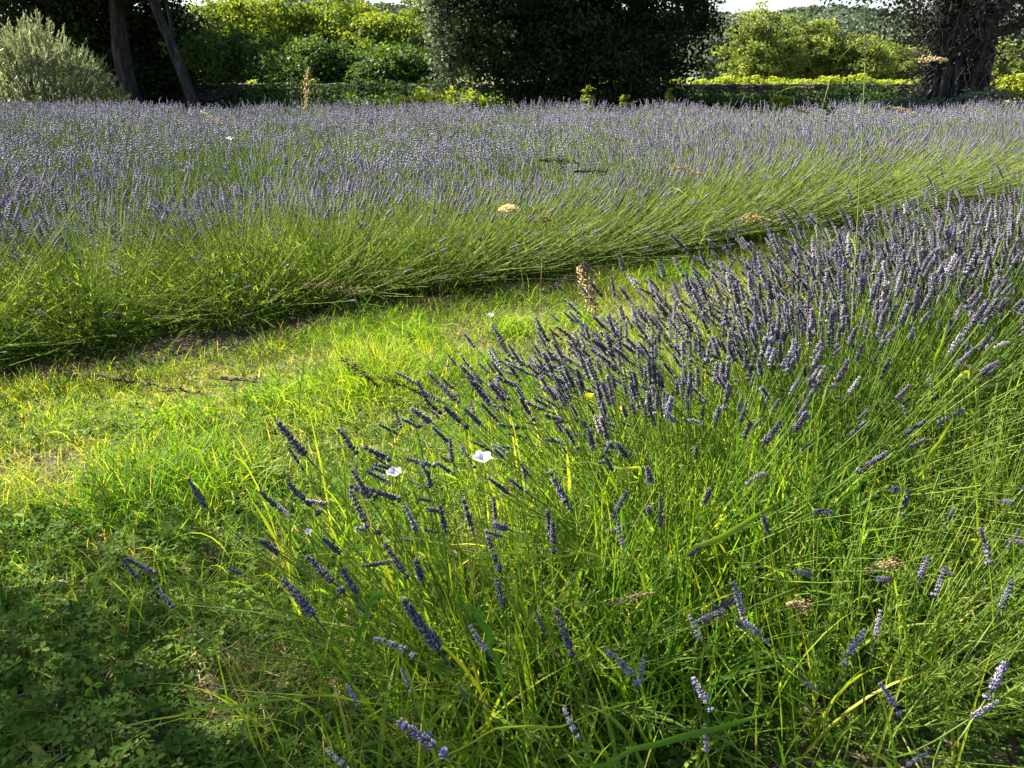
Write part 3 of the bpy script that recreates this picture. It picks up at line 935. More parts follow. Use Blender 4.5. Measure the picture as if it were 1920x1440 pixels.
        P = np.concatenate([p, gz(p[:, 0], p[:, 1])[:, None]], 1)
        L = R.uniform(L0, L1, n)
        V, Fq, per = blades(P, L, R.uniform(w0, w1, n), (-.05, .05), dr, fold=.35, seg=8, spread=spr)
        rn = np.clip(R.normal(.63, .17, n), 0, .86)
        dry = R.random(n) < .04
        rn[dry] = R.uniform(.9, 1, dry.sum())
        b.add(V, Fq, np.repeat(rn, per))
    tag(b.build('long_grass', M['grass']), 'long lax grass growing up through the near lavender', kind='stuff')
    # fringe of grass under the far bed
    n = 9000
    t = R.uniform(-1.5, 11, n)
    nr = R.normal(4.22, .20, n)
    p = N[None] * nr[:, None] + U[None] * t[:, None]
    k = R.random(n) < np.clip(vnoise(t * 1.9, t * 0 + 4) * 1.7 - .45, .02, 1)
    p = p[k]; n = len(p)
    P = np.concatenate([p, gz(p[:, 0], p[:, 1])[:, None]], 1)
    V, Fq, per = blades(P, R.uniform(.08, .22, n), R.uniform(.0014, .0026, n), (0.05, -.1), .5, seg=5, spread=.5)
    tag(mk('edge_grass', V, Fq, M['grass'], rnd=np.repeat(np.clip(R.normal(.55, .18, n), 0, .95), per)), 'taller grass fringing the foot of the far lavender hedge', kind='stuff')


def tuft(px, py, label, n, Lm, w, lean=(0, 0), r=.08, col=.6, name='grass_tuft', droop=.5, spread=.5, cat='grass tuft'):
    r = min(r, .105)
    p = at(px, py, 0.02)
    q = R.normal(0, r, (n, 2))
    q = np.clip(q, -1.9 * r, 1.9 * r)
    P = np.stack([q[:, 0], q[:, 1], gz(p[0] + q[:, 0], p[1] + q[:, 1])], -1)
    V, Fq, per = blades(P, R.uniform(.45, 1.15, n) * Lm, R.uniform(.7, 1.3, n) * w, lean, droop, fold=.3, seg=6, spread=spread)
    rn = np.clip(R.normal(col, .14, n), 0, .95)
    o = mk(name, V, Fq, M['grass'], rnd=np.repeat(rn, per))
    o.location = (p[0], p[1], 0)
    tag(o, label, cat, 'grass tufts on the path')
    return o


def build_tufts():
    tuft(400, 905, 'bright lit grass tuft standing just beyond the shaded clover', 340, .23, .0030, (-.05, 0), .10, .62)
    tuft(255, 935, 'dark green grass tuft at the edge of the clover, left of the bright tuft', 300, .24, .0028, (-.1, .05), .10, .38)
    tuft(690, 730, 'large wispy grass tuft where the path meets the far hedge', 520, .27, .0028, (-.2, .05), .17, .66)
    tuft(840, 665, 'pale arching grass tuft below the dark foot of the far hedge', 260, .20, .0022, (-.2, 0), .16, .70)
    tuft(610, 790, 'yellow green grass tuft left of the leaning lavender spikes', 260, .20, .0022, (-.1, 0), .12, .70)
    tuft(60, 900, 'small grass tuft with reddish base by the bare earth patch', 110, .12, .002, (0, 0), .05, .80)
    tuft(1275, 520, 'vivid green grass tuft in the gap between far hedge and near row', 260, .24, .0030, (0, 0), .20, .55)
    tuft(130, 800, 'grass tuft beside the fallen branch on the left', 240, .15, .0022, (.1, 0), .13, .60)
    tuft(900, 1250, 'broad bladed grass clump deep in the end of the near row', 110, .46, .0062, (-.1, .1), .10, .40, droop=.6)
    tuft(1180, 1300, 'upright dark grass clump at the foot of the nearest bush', 150, .50, .0055, (.05, .05), .12, .42, droop=.35, spread=.3)
    tuft(1240, 1150, 'tall yellow green grass clump rising behind the pale lavender spikes', 150, .62, .0055, (.02, .1), .12, .55, droop=.3, spread=.25)
    tuft(1480, 1120, 'tall bright grass clump amid the leafy near row', 170, .66, .0050, (.0, .1), .13, .50, droop=.3, spread=.25)
    tuft(1850, 800, 'tall grass clump standing in the near row by the frame edge', 70, .55, .0035, (.0, .1), .12, .66, droop=.2, spread=.2)
    tuft(520, 760, 'lush grass tuft spilling over the path left of the yellow green one', 300, .24, .0028, (-.1, 0), .10, .55)
    tuft(760, 640, 'lush grass tuft in the middle of the path by the pale arching one', 280, .22, .0028, (-.1, 0), .10, .58)
    tuft(330, 800, 'low lush grass tuft between the fallen branches and the bright tuft', 260, .18, .0026, (-.1, 0), .10, .55)
    tuft(960, 620, 'grass tuft in the path under the darkest part of the hedge foot', 260, .22, .0028, (.1, 0), .10, .60)
    tuft(1080, 600, 'grass tuft round the foot of the stout cream seed head', 240, .22, .0028, (.1, 0), .10, .55)
    tuft(215, 1345, 'tiny grass sprout with splayed blades in the clover', 14, .08, .0035, (0, 0), .012, .45, spread=.8)
    # leafy weed in the lower corner
    p = at(40, 1400, 0)
    root = thing('leafy_weed', 'broad toothed leafy weed growing in the clover at the path end', 'weed', (p[0], p[1], float(gz(p[0], p[1]))))
    for k in range(13):
        a = k / 13 * 6.283 + R.normal(0, .2)
        L = R.uniform(.07, .12)
        s = np.linspace(0, 1, 9)
        C = np.stack([np.cos(a) * L * s, np.sin(a) * L * s, L * (.75 * s - .62 * s ** 2.4)], -1)[None]
        w = (.0095 * np.interp(s, [0, .15, .6, .85, 1], [.12, .25, 1, .8, .05]) * (1 + .28 * (np.arange(9) % 2)))[None]
        V, Fq, per = ribbons(C, w, np.array([[-math.sin(a), math.cos(a), .1]]), .35)
        mk('leaf', V, Fq, M['clover'], root, rnd=np.full(per, R.uniform(.72, .95)))


# ------------------------------------------------------------ tall stalks, long blades, flowers
def bez(p0, p1, p2, n):
    s = np.linspace(0, 1, n)[:, None]
    return p0 * (1 - s) ** 2 + 2 * p1 * s * (1 - s) + p2 * s ** 2


def stalk(label, foot, head0, head1, dep, mat='seed', hw=.010, kind='panicle', r=.0014, smat='stem', bow=(0, 0, 0), name='seeding_grass', cat='grass stalk', foot_dep=None):
    hw, r = hw * 1.25, r * 1.2
    """a flowering grass: stem from the ground, then the seed head from head0 to head1 (photo places) at the given distance"""
    h0, h1 = atd(*head0, dep), atd(*head1, dep * 1.0)
    f = at(foot[0], foot[1], 0.0) if foot_dep is None else atd(foot[0], foot[1], foot_dep)
    t = thing(name, label, cat, tuple(float(v) for v in f), 0, 'tall seeding grasses')
    h0, h1 = h0 - f, h1 - f
    hd = h1 - h0
    c = h0 - nrm(hd) * np.linalg.norm(h0) * .35 + np.array(bow)
    C = bez(np.zeros(3), c, h0, 16)
    V, Fq = tubes(C[None], np.linspace(r * 1.2, r * .7, 16)[None], 4)
    mk('stem', V, Fq, M[smat], t, rnd=np.full(len(V), .7))
    # a leaf or two
    for s_ in (.3, .55):
        i = int(s_ * 15)
        a = R.uniform(0, 6.28)
        L = R.uniform(.10, .20)
        V, Fq, per = blades(C[i][None], np.array([L]), np.array([r * 1.6]), (math.cos(a) * .5, math.sin(a) * .5), .6, seg=7)
        mk('leaf', V, Fq, M['grass'], t, rnd=np.full(len(V), .65))
    n = 120 if kind == 'panicle' else 160
    L = np.linalg.norm(hd)
    s = R.random(n)
    axis = bez(h0, h0 + hd * .5 + np.array([0, 0, L * .06]), h1, 40)
    P = axis[np.minimum((s * 39).astype(int), 39)]
    prof = np.interp(s, [0, .12, .5, 1], [.55, 1, .8, .15])
    if kind == 'panicle':
        prof = prof * (.55 + .55 * np.abs(np.sin(s * 17)))
    P = P + R.normal(size=(n, 3)) * (hw * .5 * prof)[:, None]
    O = np.array([[0, 0, 0], [.5, 0, .4], [0, .5, .4], [-.5, 0, .4], [0, -.5, .4], [0, 0, 1.0]])
    OF = np.array([[0, 2, 1], [0, 3, 2], [0, 4, 3], [0, 1, 4], [5, 1, 2], [5, 2, 3], [5, 3, 4], [5, 4, 1]])
    sl = hw * R.uniform(.55, .95, n)
    V, Fq = inst(O, OF, frames(nrm(hd)[None] + R.normal(size=(n, 3)) * .35), P, np.stack([sl * .32, sl * .32, sl], -1))
    b = MB(); b.add(V, Fq, np.repeat(R.random(n), 6))
    V, Fq = tubes(axis[None, ::4], r * .6, 3); b.add(V, Fq, .3)
    b.build('seed_head', M[mat], t)
    return t


def long_blade(label, pts, w, rn0, rn1, group='long arching grass blades'):
    """pts: (px, py, distance)"""
    P = np.array([atd(*p) for p in pts])
    s = np.linspace(0, len(P) - 1, 24)
    # smooth curve through the points
    out = []
    for v in s:
        i = min(int(v), len(P) - 2); f = v - i
        p0 = P[max(i - 1, 0)]; p1 = P[i]; p2 = P[i + 1]; p3 = P[min(i + 2, len(P) - 1)]
        out.append(.5 * ((2 * p1) + (-p0 + p2) * f + (2 * p0 - 5 * p1 + 4 * p2 - p3) * f * f + (-p0 + 3 * p1 - 3 * p2 + p3) * f ** 3))
    C = np.array(out)[None]
    o0 = C[0, 0].copy()
    C = C - o0
    t = C[0, -1] - C[0, 0]
    side = np.cross(t, np.array([0, -.9, .45]))
    prof = np.interp(np.linspace(0, 1, 24), [0, .2, .5, .8, 1], [.35, .75, 1, .55, .04])
    C[0] += np.stack([vnoise(np.arange(24) * .35 + w * 900, np.full(24, k_)) - .5 for k_ in (1.5, 4.5, 8.5)], -1) * .02
    V, Fq, per = ribbons(C, w * .8 * prof[None], side[None], .3)
    o = mk('arching_grass', V, Fq, M['grass'], rnd=np.repeat(np.linspace(rn0, rn1, 24), 3))
    o.location = tuple(float(v) for v in o0)
    tag(o, label, 'grass blade', group, 'thing')
    return o


def bindweed(px, py, dep, size, label, face=(.05, -.12, 1)):
    c = atd(px, py, dep)
    g = np.array([c[0] + .05, c[1] + .05, float(gz(c[0], c[1]))])
    t = thing('white_flower', label, 'flower', tuple(float(v) for v in g), 0, 'white flowers in the grass')
    k = 20
    a = np.arange(k) / k * 6.283
    A = frames(np.array([face], float))[0]
    rings = []
    for s_, z_ in ((.12, -.5), (.35, -.25), (.75, -.06), (1.0, .02)):
        rr = size * s_ * (1 + (.10 * np.cos(5 * a) if s_ > .5 else 0)) * (1 + R.normal(0, .03, k))
        rings.append(np.stack([np.cos(a) * rr, np.sin(a) * rr * .9, np.full(k, z_ * size) + (.10 * size * s_ * np.cos(5 * a + 1) + R.normal(0, .02 * size, k) if s_ > .3 else 0)], -1))
    V = np.concatenate(rings) @ A.T + (c - g)
    i = (np.arange(3)[:, None] * k + np.arange(k)[None]).ravel()
    j = (np.arange(3)[:, None] * k + (np.arange(k)[None] + 1) % k).ravel()
    mk('petals', V, np.stack([i, j, j + k, i + k], -1), M['petal_white'], t, rnd=R.random(len(V)), smooth=True)
    C = bez(np.zeros(3), (c - g) * .5 + np.array([.03, 0, 0]), (c - g) + A[:, 2] * (-size * .45), 8)
    V, Fq = tubes(C[None], .0011, 4)
    mk('stem', V, Fq, M['stem'], t, rnd=np.full(len(V), .6))


def umbel(px, py, dep, w, label, mat, foot):
    c = atd(px, py, dep)
    f = at(*foot, 0)
    t = thing('dried_flower_head', label, 'dried flower', tuple(float(v) for v in f), 0, 'dried flower heads')
    c = c - f
    C = bez(np.zeros(3), np.array([c[0] * .2, c[1] * .2, c[2] * .6]), c, 12)
    V, Fq = tubes(C[None], .0016, 4)
    mk('stem', V, Fq, M['straw'], t, rnd=np.full(len(V), .4))
    n = 420
    a = R.uniform(0, 6.283, n); rr = R.random(n) ** .5
    P = c + np.stack([np.cos(a) * rr * w, np.sin(a) * rr * w * .8, (1 - rr ** 2) * w * .45 + R.normal(0, w * .07, n)], -1)
    V, Fq = leaves(P, np.tile([[0, -.3, 1.0]], (n, 1)), w * R.uniform(.16, .3, n), jit=.5)
    b = MB(); b.add(V, Fq, np.repeat(R.random(n), 4))
    for k in range(14):
        q = P[R.integers(n)]
        V, Fq = tubes(bez(c - np.array([0, 0, w * .5]), (c + q) / 2 - np.array([0, 0, w * .2]), q, 4)[None], .0008, 3)
        b.add(V, Fq, .2)
    b.build('flower_head', M[mat], t)


def build_singles():
    G = 'seed'
    stalk('tall grass with a feathery pale plume standing above the far hedge against the dark trees', (572, 420), (572, 205), (578, 128), 5.4, 'seed', .024, bow=(0, 0, 0))
    stalk('tall thin grass arching over to a plump pale head hung before the ivy trunk', (1585, 900), (1722, 112), (1775, 113), 2.6, 'cream', .009, kind='dense', bow=(-.05, 0, .35), r=.001)
    stalk('grass with a greenish drooping head held up against the vineyard wall', (1610, 560), (1560, 215), (1505, 160), 3.4, 'seed_green', .022, bow=(.03, 0, .12))
    stalk('grass with a dark head lying level above the middle of the lavender', (1290, 560), (1085, 308), (1012, 300), 3.6, 'seed_green', .016, kind='dense', bow=(0, 0, .15))
    stalk('grass with two short dark green spikelets just below the longest dark one', (1300, 580), (1140, 322), (1078, 322), 3.6, 'seed_green', .014, kind='dense', bow=(0, 0, .12))
    stalk('grass with a slim cream head pointing down beside the dark headed grasses', (1220, 640), (1255, 312), (1322, 330), 3.4, 'seed', .012, bow=(0, 0, .1))
    stalk('grass with a brown drooping head over the right end of the far hedge', (1430, 640), (1395, 408), (1450, 416), 3.5, 'seed', .015, kind='dense', bow=(0, 0, .1))
    stalk('stout cream seed head standing upright at the hedge foot in the middle of the path', (1110, 700), (1118, 590), (1088, 505), 4.2, 'seed', .030, kind='dense', r=.003)
    stalk('small pale grass head leaning left, low over the far left lavender', (420, 330), (415, 232), (378, 210), 8.0, 'seed', .020, bow=(0, 0, .1))
    stalk('small brown drooping head among the far lavender right of the green one', (1530, 330), (1515, 212), (1478, 200), 5.5, 'seed_dark', .014, bow=(0, 0, .1))
    stalk('small tan head at the field edge below the ivy trunk', (1720, 330), (1715, 214), (1665, 200), 5.5, 'seed', .014, bow=(0, 0, .1))
    stalk('brown reddish grass spike tilted among the dense near row spikes', (1440, 760), (1462, 575), (1495, 505), 3.2, 'seed_dark', .016, bow=(0, 0, .05))
    stalk('thin brown grass plume arching left of the far hedge face', (560, 720), (680, 548), (575, 535), 4.0, 'seed_dark', .018, bow=(0, 0, .12))
    stalk('brown drooping grass plume crossing the bright path grass', (560, 860), (640, 672), (705, 722), 2.9, 'seed_dark', .016, bow=(0, 0, .15))
    stalk('curved russet grass plume ending by the leftmost lavender spikes', (600, 930), (710, 706), (800, 745), 2.6, 'seed_dark', .013, bow=(0, 0, .12))
    stalk('dry cream seed head lying level over the shaded leafy stems', (1790, 1180), (1695, 1055), (1625, 1068), 1.75, 'seed', .012, bow=(0, 0, .05))
    stalk('small pinkish seed head low in the dark of the near row', (1560, 1260), (1522, 1136), (1482, 1134), 1.7, 'seed', .011, kind='dense', bow=(0, 0, .04))
    stalk('slender pale grass plume arching back on itself above the twin lavender spikes', (1040, 1330), (1130, 1135), (1225, 1112), 1.65, 'seed', .008, bow=(0, 0, .10))
    stalk('tall bare green grass stem crossing the sky gap at the right', (1570, 1010), (1622, 120), (1622, 10), 2.5, 'seed_green', .008, r=.0017, bow=(-.02, 0, 0))
    stalk('thin grass with pale spikelets leaning right over the lavender', (1700, 480), (1640, 275), (1745, 232), 4.2, 'seed', .010, bow=(0, 0, .06))
    long_blade('long level grass blade yellow towards its tip, over the middle of the near row', [(740, 1062, 1.62), (900, 1047, 1.6), (1040, 1040, 1.58), (1130, 1044, 1.58), (1228, 1056, 1.6)], .0030, .55, .93)
    long_blade('long grass blade reaching left over the clover', [(760, 1322, 1.45), (600, 1312, 1.42), (440, 1322, 1.42), (330, 1345, 1.45), (215, 1368, 1.5)], .0034, .55, .86)
    long_blade('broad grass blade turning yellow, rising to the right among dark stems', [(1470, 942, 1.75), (1420, 972, 1.72), (1360, 1006, 1.7), (1310, 1026, 1.7), (1285, 1050, 1.72)], .0085, .5, .92)
    long_blade('short bent lime blade curling over between right hand spikes', [(1790, 738, 2.3), (1796, 712, 2.3), (1812, 700, 2.3), (1828, 716, 2.3), (1832, 760, 2.3)], .0085, .80, .88)
    long_blade('wide green grass blade bent double at the left of the nearest bush', [(655, 1310, 1.5), (672, 1210, 1.45), (700, 1130, 1.42), (728, 1122, 1.42), (770, 1190, 1.44), (810, 1260, 1.48)], .0085, .30, .42)
    long_blade('green grass blade arching down towards the bottom of the bush centre', [(855, 1125, 1.5), (900, 1160, 1.5), (930, 1230, 1.5), (950, 1330, 1.52)], .0090, .42, .38)
    long_blade('grass blade folded level with an orange tinge above the bush', [(1050, 868, 2.0), (1120, 874, 1.98), (1195, 878, 1.97), (1212, 900, 1.97), (1225, 960, 1.98)], .0040, .96, .62)
    long_blade('pale dry grass blade slanting up across the nearest stems', [(790, 1440, 1.3), (920, 1378, 1.3), (1090, 1350, 1.32), (1290, 1290, 1.35)], .0024, .86, .7)
    long_blade('straight green grass blade crossing below the tuft of pale spikes', [(1100, 1440, 1.2), (1290, 1385, 1.22), (1470, 1330, 1.25)], .0065, .40, .45)
    long_blade('thin green blade slanting across the clover from the near row', [(470, 1118, 1.75), (530, 1040, 1.72), (575, 1002, 1.7)], .0018, .75, .8)
    long_blade('upright sunlit grass blade in the middle of the near row', [(1510, 960, 1.9), (1530, 860, 1.95), (1545, 760, 2.0), (1560, 700, 2.0)], .0050, .6, .85)
    long_blade('upright yellow grass blade beside the right hand clump', [(1740, 760, 2.4), (1765, 660, 2.4), (1782, 590, 2.4)], .0060, .6, .88)
    long_blade('lime grass blade slanting right, below the upright clump', [(1720, 900, 2.0), (1760, 840, 2.0), (1795, 770, 2.0)], .0060, .7, .88)
    bindweed(905, 856, 2.05, .026, 'white bindweed bloom facing up, the right hand one of the pair')
    bindweed(739, 884, 2.15, .022, 'white bindweed bloom with folded petals, the left hand one of the pair')
    bindweed(578, 996, 1.75, .009, 'tiny white bud at the tip of a slanting blade over the clover')
    bindweed(920, 590, 4.4, .020, 'small white bloom under the dark foot of the far hedge')
    bindweed(432, 258, 9.0, .05, 'white bloom among the far lavender on the left')
    umbel(954, 394, 4.6, .058, 'cream dried umbel standing over the green face of the far hedge', 'cream', (990, 640))
    umbel(1022, 413, 4.6, .036, 'brown dried umbel just right of the cream one', 'seed_dark', (1010, 640))
    for px, py, s_, lb in ((1105, 742, .016, 'yellow flower shining among the first dark lavender spikes'), (1167, 766, .012, 'smaller yellow flower right of the brighter one')):
        c = atd(px, py, 2.45)
        g = np.array([c[0], c[1] + .03, 0.0])
        t = thing('yellow_flower', lb, 'flower', tuple(float(v) for v in g), 0, 'yellow flowers in the lavender')
        n = 16
        a = np.arange(n) / n * 6.283
        P = (c - g) + np.stack([np.cos(a), np.sin(a), np.zeros(n) + .2], -1) * s_ * .5
        V, Fq = leaves(P, np.tile([[0, -.6, .8]], (n, 1)), s_, jit=.25)
        mk('petals', V, Fq, M['petal_yellow'], t, rnd=np.repeat(R.random(n), 4))
        V, Fq = tubes(bez(np.zeros(3), (c - g) * .5, c - g, 6)[None], .001, 4)
        mk('stem', V, Fq, M['stem'], t, rnd=np.full(len(V), .6))
    # dead branches lying at the foot of the far hedge
    for pts, r0, lb in (([(120, 703), (190, 706), (260, 716), (300, 724), (375, 735)], .012, 'long dead lavender branch lying at the foot of the far hedge'),
                        ([(415, 706), (445, 711), (480, 716), (512, 729)], .011, 'short dead branch lying right of the long one')):
        P = np.array([at(x_, y_, .03) for x_, y_ in pts])
        o0 = P[0].copy(); P = P - o0
        s = np.linspace(0, len(P) - 1, 26)
        C = np.stack([np.interp(s, np.arange(len(P)), P[:, k]) for k in range(3)], -1) + R.normal(0, .004, (26, 3))
        b = MB()
        V, Fq = tubes(C[None], (np.linspace(r0, r0 * .4, 26) * R.uniform(.75, 1.3, 26))[None], 7); b.add(V, Fq)
        for k in range(7):
            p0 = C[R.integers(3, 24)]
            d = np.array([R.normal(0, .10), R.normal(0, .05), R.uniform(.0, .05)])
            Ct = np.stack([p0, p0 + d * .5 + R.normal(0, .006, 3), p0 + d])[None]
            V, Fq = tubes(Ct, np.array([[.004, .003, .0015]]), 5); b.add(V, Fq)
        o = b.build('fallen_branch', M['wood'], smooth=True)
        o.location = tuple(float(v) for v in o0)
        tag(o, lb, 'branch')


# ------------------------------------------------------------ background: wall, trees, vines
def build_background():
    # low stone wall in the shade behind the lavender
    t = thing('stone_wall', 'low grey stone wall running behind the field in the shade of the trees', 'wall', (0, 31.5, 0))
    b, cp = MB(), MB()
    bx = np.array([[-.5, -.5, 0], [.5, -.5, 0], [.5, .5, 0], [-.5, .5, 0], [-.5, -.5, 1], [.5, -.5, 1], [.5, .5, 1], [-.5, .5, 1]])
    bf = np.array([[0, 3, 2, 1], [4, 5, 6, 7], [0, 1, 5, 4], [1, 2, 6, 5], [2, 3, 7, 6], [3, 0, 4, 7]])
    z = 0
    for cix in range(5):
        h = [.24, .2, .18, .17, .14][cix]
        x = -24.0 + R.uniform(0, .3)
        while x < 14.2:
            w = R.uniform(.25, .6)
            V = bx * np.array([w - .012, .38 + R.uniform(-.03, .03), h - .01]) + np.array([x + w / 2, R.uniform(-.015, .015), z])
            V = V + R.normal(0, .008, V.shape)
            b.add(V, bf)
            x += w
        z += h
    x = -24.0
    while x < 14.2:
        w = R.uniform(.5, .9)
        cp.add(bx * np.array([w - .01, .46, .09]) + np.array([x + w / 2, 0, z + .004]) + R.normal(0, .006, (8, 3)), bf)
        x += w
    b.build('stonework', M['stone'], t)
    cp.build('coping', M['stone'], t)

    # the big dark evergreen in the middle
    def keep(c):
        return c[:, 2] > .25 + .10 * np.abs(c[:, 0])
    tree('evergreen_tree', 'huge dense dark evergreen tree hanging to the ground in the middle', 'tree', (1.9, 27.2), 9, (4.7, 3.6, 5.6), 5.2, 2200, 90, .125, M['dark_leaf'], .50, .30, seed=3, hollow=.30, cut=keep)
    # smaller dark shoots at its left side
    tree('flecked_tree', 'thin mottled tree with pale flecked leaves against the left side of the dark evergreen', 'tree', (-1.9, 28.0), 6, (.95, 1.0, 3.3), 3.7, 230, 26, .17, M['grey_leaf'], .35, .09, seed=5, hollow=.2)
    # left group
    dk = 'dark leaning-branched tree of the group at the left edge'
    tree('dark_tree', 'dark tree with the thick upright trunk, behind the silvery bush', 'tree', (-11.45, 26.4), 9, (3.6, 2.2, 2.8), 6.2, 900, 70, .15, M['dark_leaf'], .55, .30, seed=8, hollow=.2, cut=lambda c: c[:, 2] > 3.0, lean=(-.25, .6))
    tree('slanting_tree', 'tree with a pale slanting trunk right of the thick dark one', 'tree', (-9.25, 25.8), 8, (2.3, 2.0, 2.2), 5.6, 420, 60, .14, M['dark_leaf'], .5, .19, seed=9, hollow=.2, bark='bark_mid', cut=lambda c: c[:, 2] > 2.6, lean=(-1.5, .2))
    tree('dark_tree', 'dark tree at the far left behind the silvery bush, its trunk broad and black', 'tree', (-15.3, 30.0), 9, (3.6, 2.2, 3.6), 5.4, 800, 64, .15, M['dark_leaf'], .6, .35, seed=10, hollow=.2, cut=lambda c: c[:, 2] > .9)
    tree('dark_tree', 'dark undergrowth tree closing the view under the left canopy', 'tree', (-13.4, 31.0), 5, (3.4, 1.0, 2.3), 2.2, 600, 54, .14, M['dark_leaf'], .45, .12, seed=12, hollow=.1)
    # low leafy branches hanging right of the slanting trunk
    tree('young_tree', 'mid green young tree with layered leaves beside the slanting trunk', 'tree', (-8.7, 27.4), 4, (1.9, 1.0, .8), 1.95, 70, 36, .17, M['mid_leaf'], .40, .07, seed=14, hollow=.1)
    # silvery bush
    p = (-12.45, 22.9)
    t = thing('silvery_bush', 'rounded silvery green bush lit by the sun at the left edge of the field', 'bush', (p[0], p[1], 0))
    q = 2600
    d = nrm(R.normal(size=(q, 3))); d[:, 2] = np.abs(d[:, 2])
    lum = .82 + .36 * vnoise(d[:, 0] * 3 + 2, d[:, 1] * 3 + d[:, 2] * 2.5)
    rad = np.array([2.15, 1.6, 2.55])
    tip = d * rad * lum[:, None] * R.uniform(.72, 1.0, q)[:, None]
    dd = nrm(tip * np.array([1, 1, .7]) + np.array([0, 0, 1.2]) + R.normal(0, .5, (q, 3)))
    per = 13
    s = np.linspace(0, .42, per)
    P = (tip[:, None] - dd[:, None] * .2 + dd[:, None] * s[None, :, None]).reshape(-1, 3)
    P[:, 2] = np.maximum(P[:, 2], .05)
    out = np.repeat(dd, per, 0) + R.normal(0, .55, (q * per, 3))
    A = frames(np.cross(out, R.normal(size=(q * per, 3))))
    A = np.stack([A[:, :, 0], nrm(out), np.cross(A[:, :, 0], nrm(out))], 2)
    V, Fq = inst(NLEAF, LEAFQ, A, P, R.uniform(.10, .17, q * per))
    mk('foliage', V, Fq, M['olive'], t, rnd=np.repeat(np.clip(np.repeat(R.normal(.5, .15, q), per) + R.normal(0, .15, q * per), 0, 1), 4))
    trunk_mesh('branches', [limb((R.normal(0, .2), R.normal(0, .2), 0), tip[R.integers(q)] * .85, .05, .012, .1, 8, 30 + k) for k in range(16)], M['bark'], t, 5)
    # sunlit lime trees beyond the wall, left of the evergreen
    LBL = [
        (-12.6, 44, 3.2, 3.9, 3.5, 'sunlit yellow green tree beyond the wall, furthest left, behind the slanting trunk'),
        (-9.0, 45, 2.7, 3.7, 3.5, 'rounded sunlit yellow green tree beyond the wall, second from the slanting trunk'),
        (-6.2, 43, 2.1, 3.0, 2.9, 'lower sunlit tree with yellow crown just left of the middle of the vine gap'),
        (-13.9, 50, 3.4, 3.8, 3.4, 'tall yellow green tree set back behind the first two lime trees'),
        (-3.2, 45, 2.6, 3.8, 3.7, 'dense yellow green tree next to the mottled tree by the evergreen'),
    ]
    for k, (x, y, w, h, cz, lb) in enumerate(LBL):
        tree('lime_tree', lb, 'tree', (x, y), 5, (w, 2.2, h * .62), cz - .5, 300, 70, .17, M['lime_leaf'], .42, .14, 'sunlit trees beyond the wall', 50 + k, hollow=.35, nl=5)
    for k, (x, y, w, h, lb) in enumerate([(-8.0, 37, 2.0, 2.5, 'darker mid green tree just behind the wall, under the yellow crowns'), (-4.6, 36, 2.0, 2.3, 'darker mid green tree behind the wall next to the mottled tree'), (-11.0, 37.5, 2.0, 2.2, 'darker mid green tree behind the wall right of the slanting trunk'), (-14.0, 36, 2.5, 3.2, 'darker mid green tree behind the wall, seen between the dark trunks')]):
        tree('wall_tree', lb, 'tree', (x, y), 4, (w, 1.5, h * .55), h * .52, 260, 60, .15, M['mid_leaf'], .38, .10, 'mid green trees behind the wall', 70 + k, hollow=.3, nl=5)
    RBL = [
        (14.4, 52, 2.2, 4.3, 'pale green rounded tree beyond the vines, nearest the evergreen'),
        (17.9, 55, 2.2, 4.0, 'second pale green tree from the evergreen beyond the vines'),
        (21.0, 54, 1.9, 3.1, 'third pale green tree beyond the vines, lower than its neighbours'),
        (23.9, 56, 2.0, 2.7, 'fourth pale green tree beyond the vines, with a yellow top'),
        (26.6, 56, 2.0, 2.3, 'low pale green tree beyond the vines beside the ivy trunk'),
        (31.5, 56, 3.2, 2.9, 'pale green tree beyond the vines at the right of the ivy trunk'),
    ]
    for k, (x, y, w, h, lb) in enumerate(RBL):
        tree('orchard_tree', lb, 'tree', (x, y), 5, (w, 2.4, h * .55), h * .58, 260, 66, .18, M['orchard_leaf'], .40, .15, 'trees beyond the vines', 90 + k, hollow=.35, nl=5, basec=.5)
    for k, (x, y, w, h, lb) in enumerate([(24, 92, 6, 6.2, 'grey green distant tree right beside the dark evergreen'), (33, 95, 7, 6.4, 'grey green distant tree below the hill, in the middle of the right hand gap'), (42, 96, 7, 6.2, 'grey green distant tree below the hill, left of the ivy tree'),
                                          (-30, 95, 7, 8.0, 'grey green distant tree behind the furthest left lime tree'), (-20, 98, 6, 8.5, 'grey green distant tree behind the yellow crown beside the hill'), (60, 100, 7, 5.5, 'grey green distant tree in the gap at the right frame edge')]):
        tree('distant_tree', lb, 'tree', (x, y), 6, (w, 4, h * .5), h * .55, 300, 34, .5, M['grey_leaf'], 1.1, .3, 'distant grey green trees below the hill', 110 + k, hollow=.4, nl=4)
    # vines behind the wall
    v = thing('grapevine', 'bright yellow green grapevine in the sunlit row showing over the wall', 'grapevine', group='grapevines beyond the wall')
    crown(v, (0, 0, 1.05), (.62, .34, .52), 60, 26, .13, M['vine_leaf'], .20, 'foliage', seed=33, hollow=.1, base=.6)
    trunk_mesh('trunk', [limb((0, 0, -.1), (0.05, 0, .9), .035, .025, .05, 6, 4)], M['bark'], v, 6)
    v2 = thing('grapevine', 'bright yellow green grapevine in the sunlit row showing over the wall', 'grapevine', group='grapevines beyond the wall')
    crown(v2, (0, 0, 1.1), (.66, .36, .55), 60, 26, .13, M['vine_leaf'], .20, 'foliage', seed=37, hollow=.1, base=.6)
    trunk_mesh('trunk', [limb((0, 0, -.1), (-.05, 0, .9), .035, .025, .05, 6, 5)], M['bark'], v2, 6)
    first = [v, v2]
    k = 0
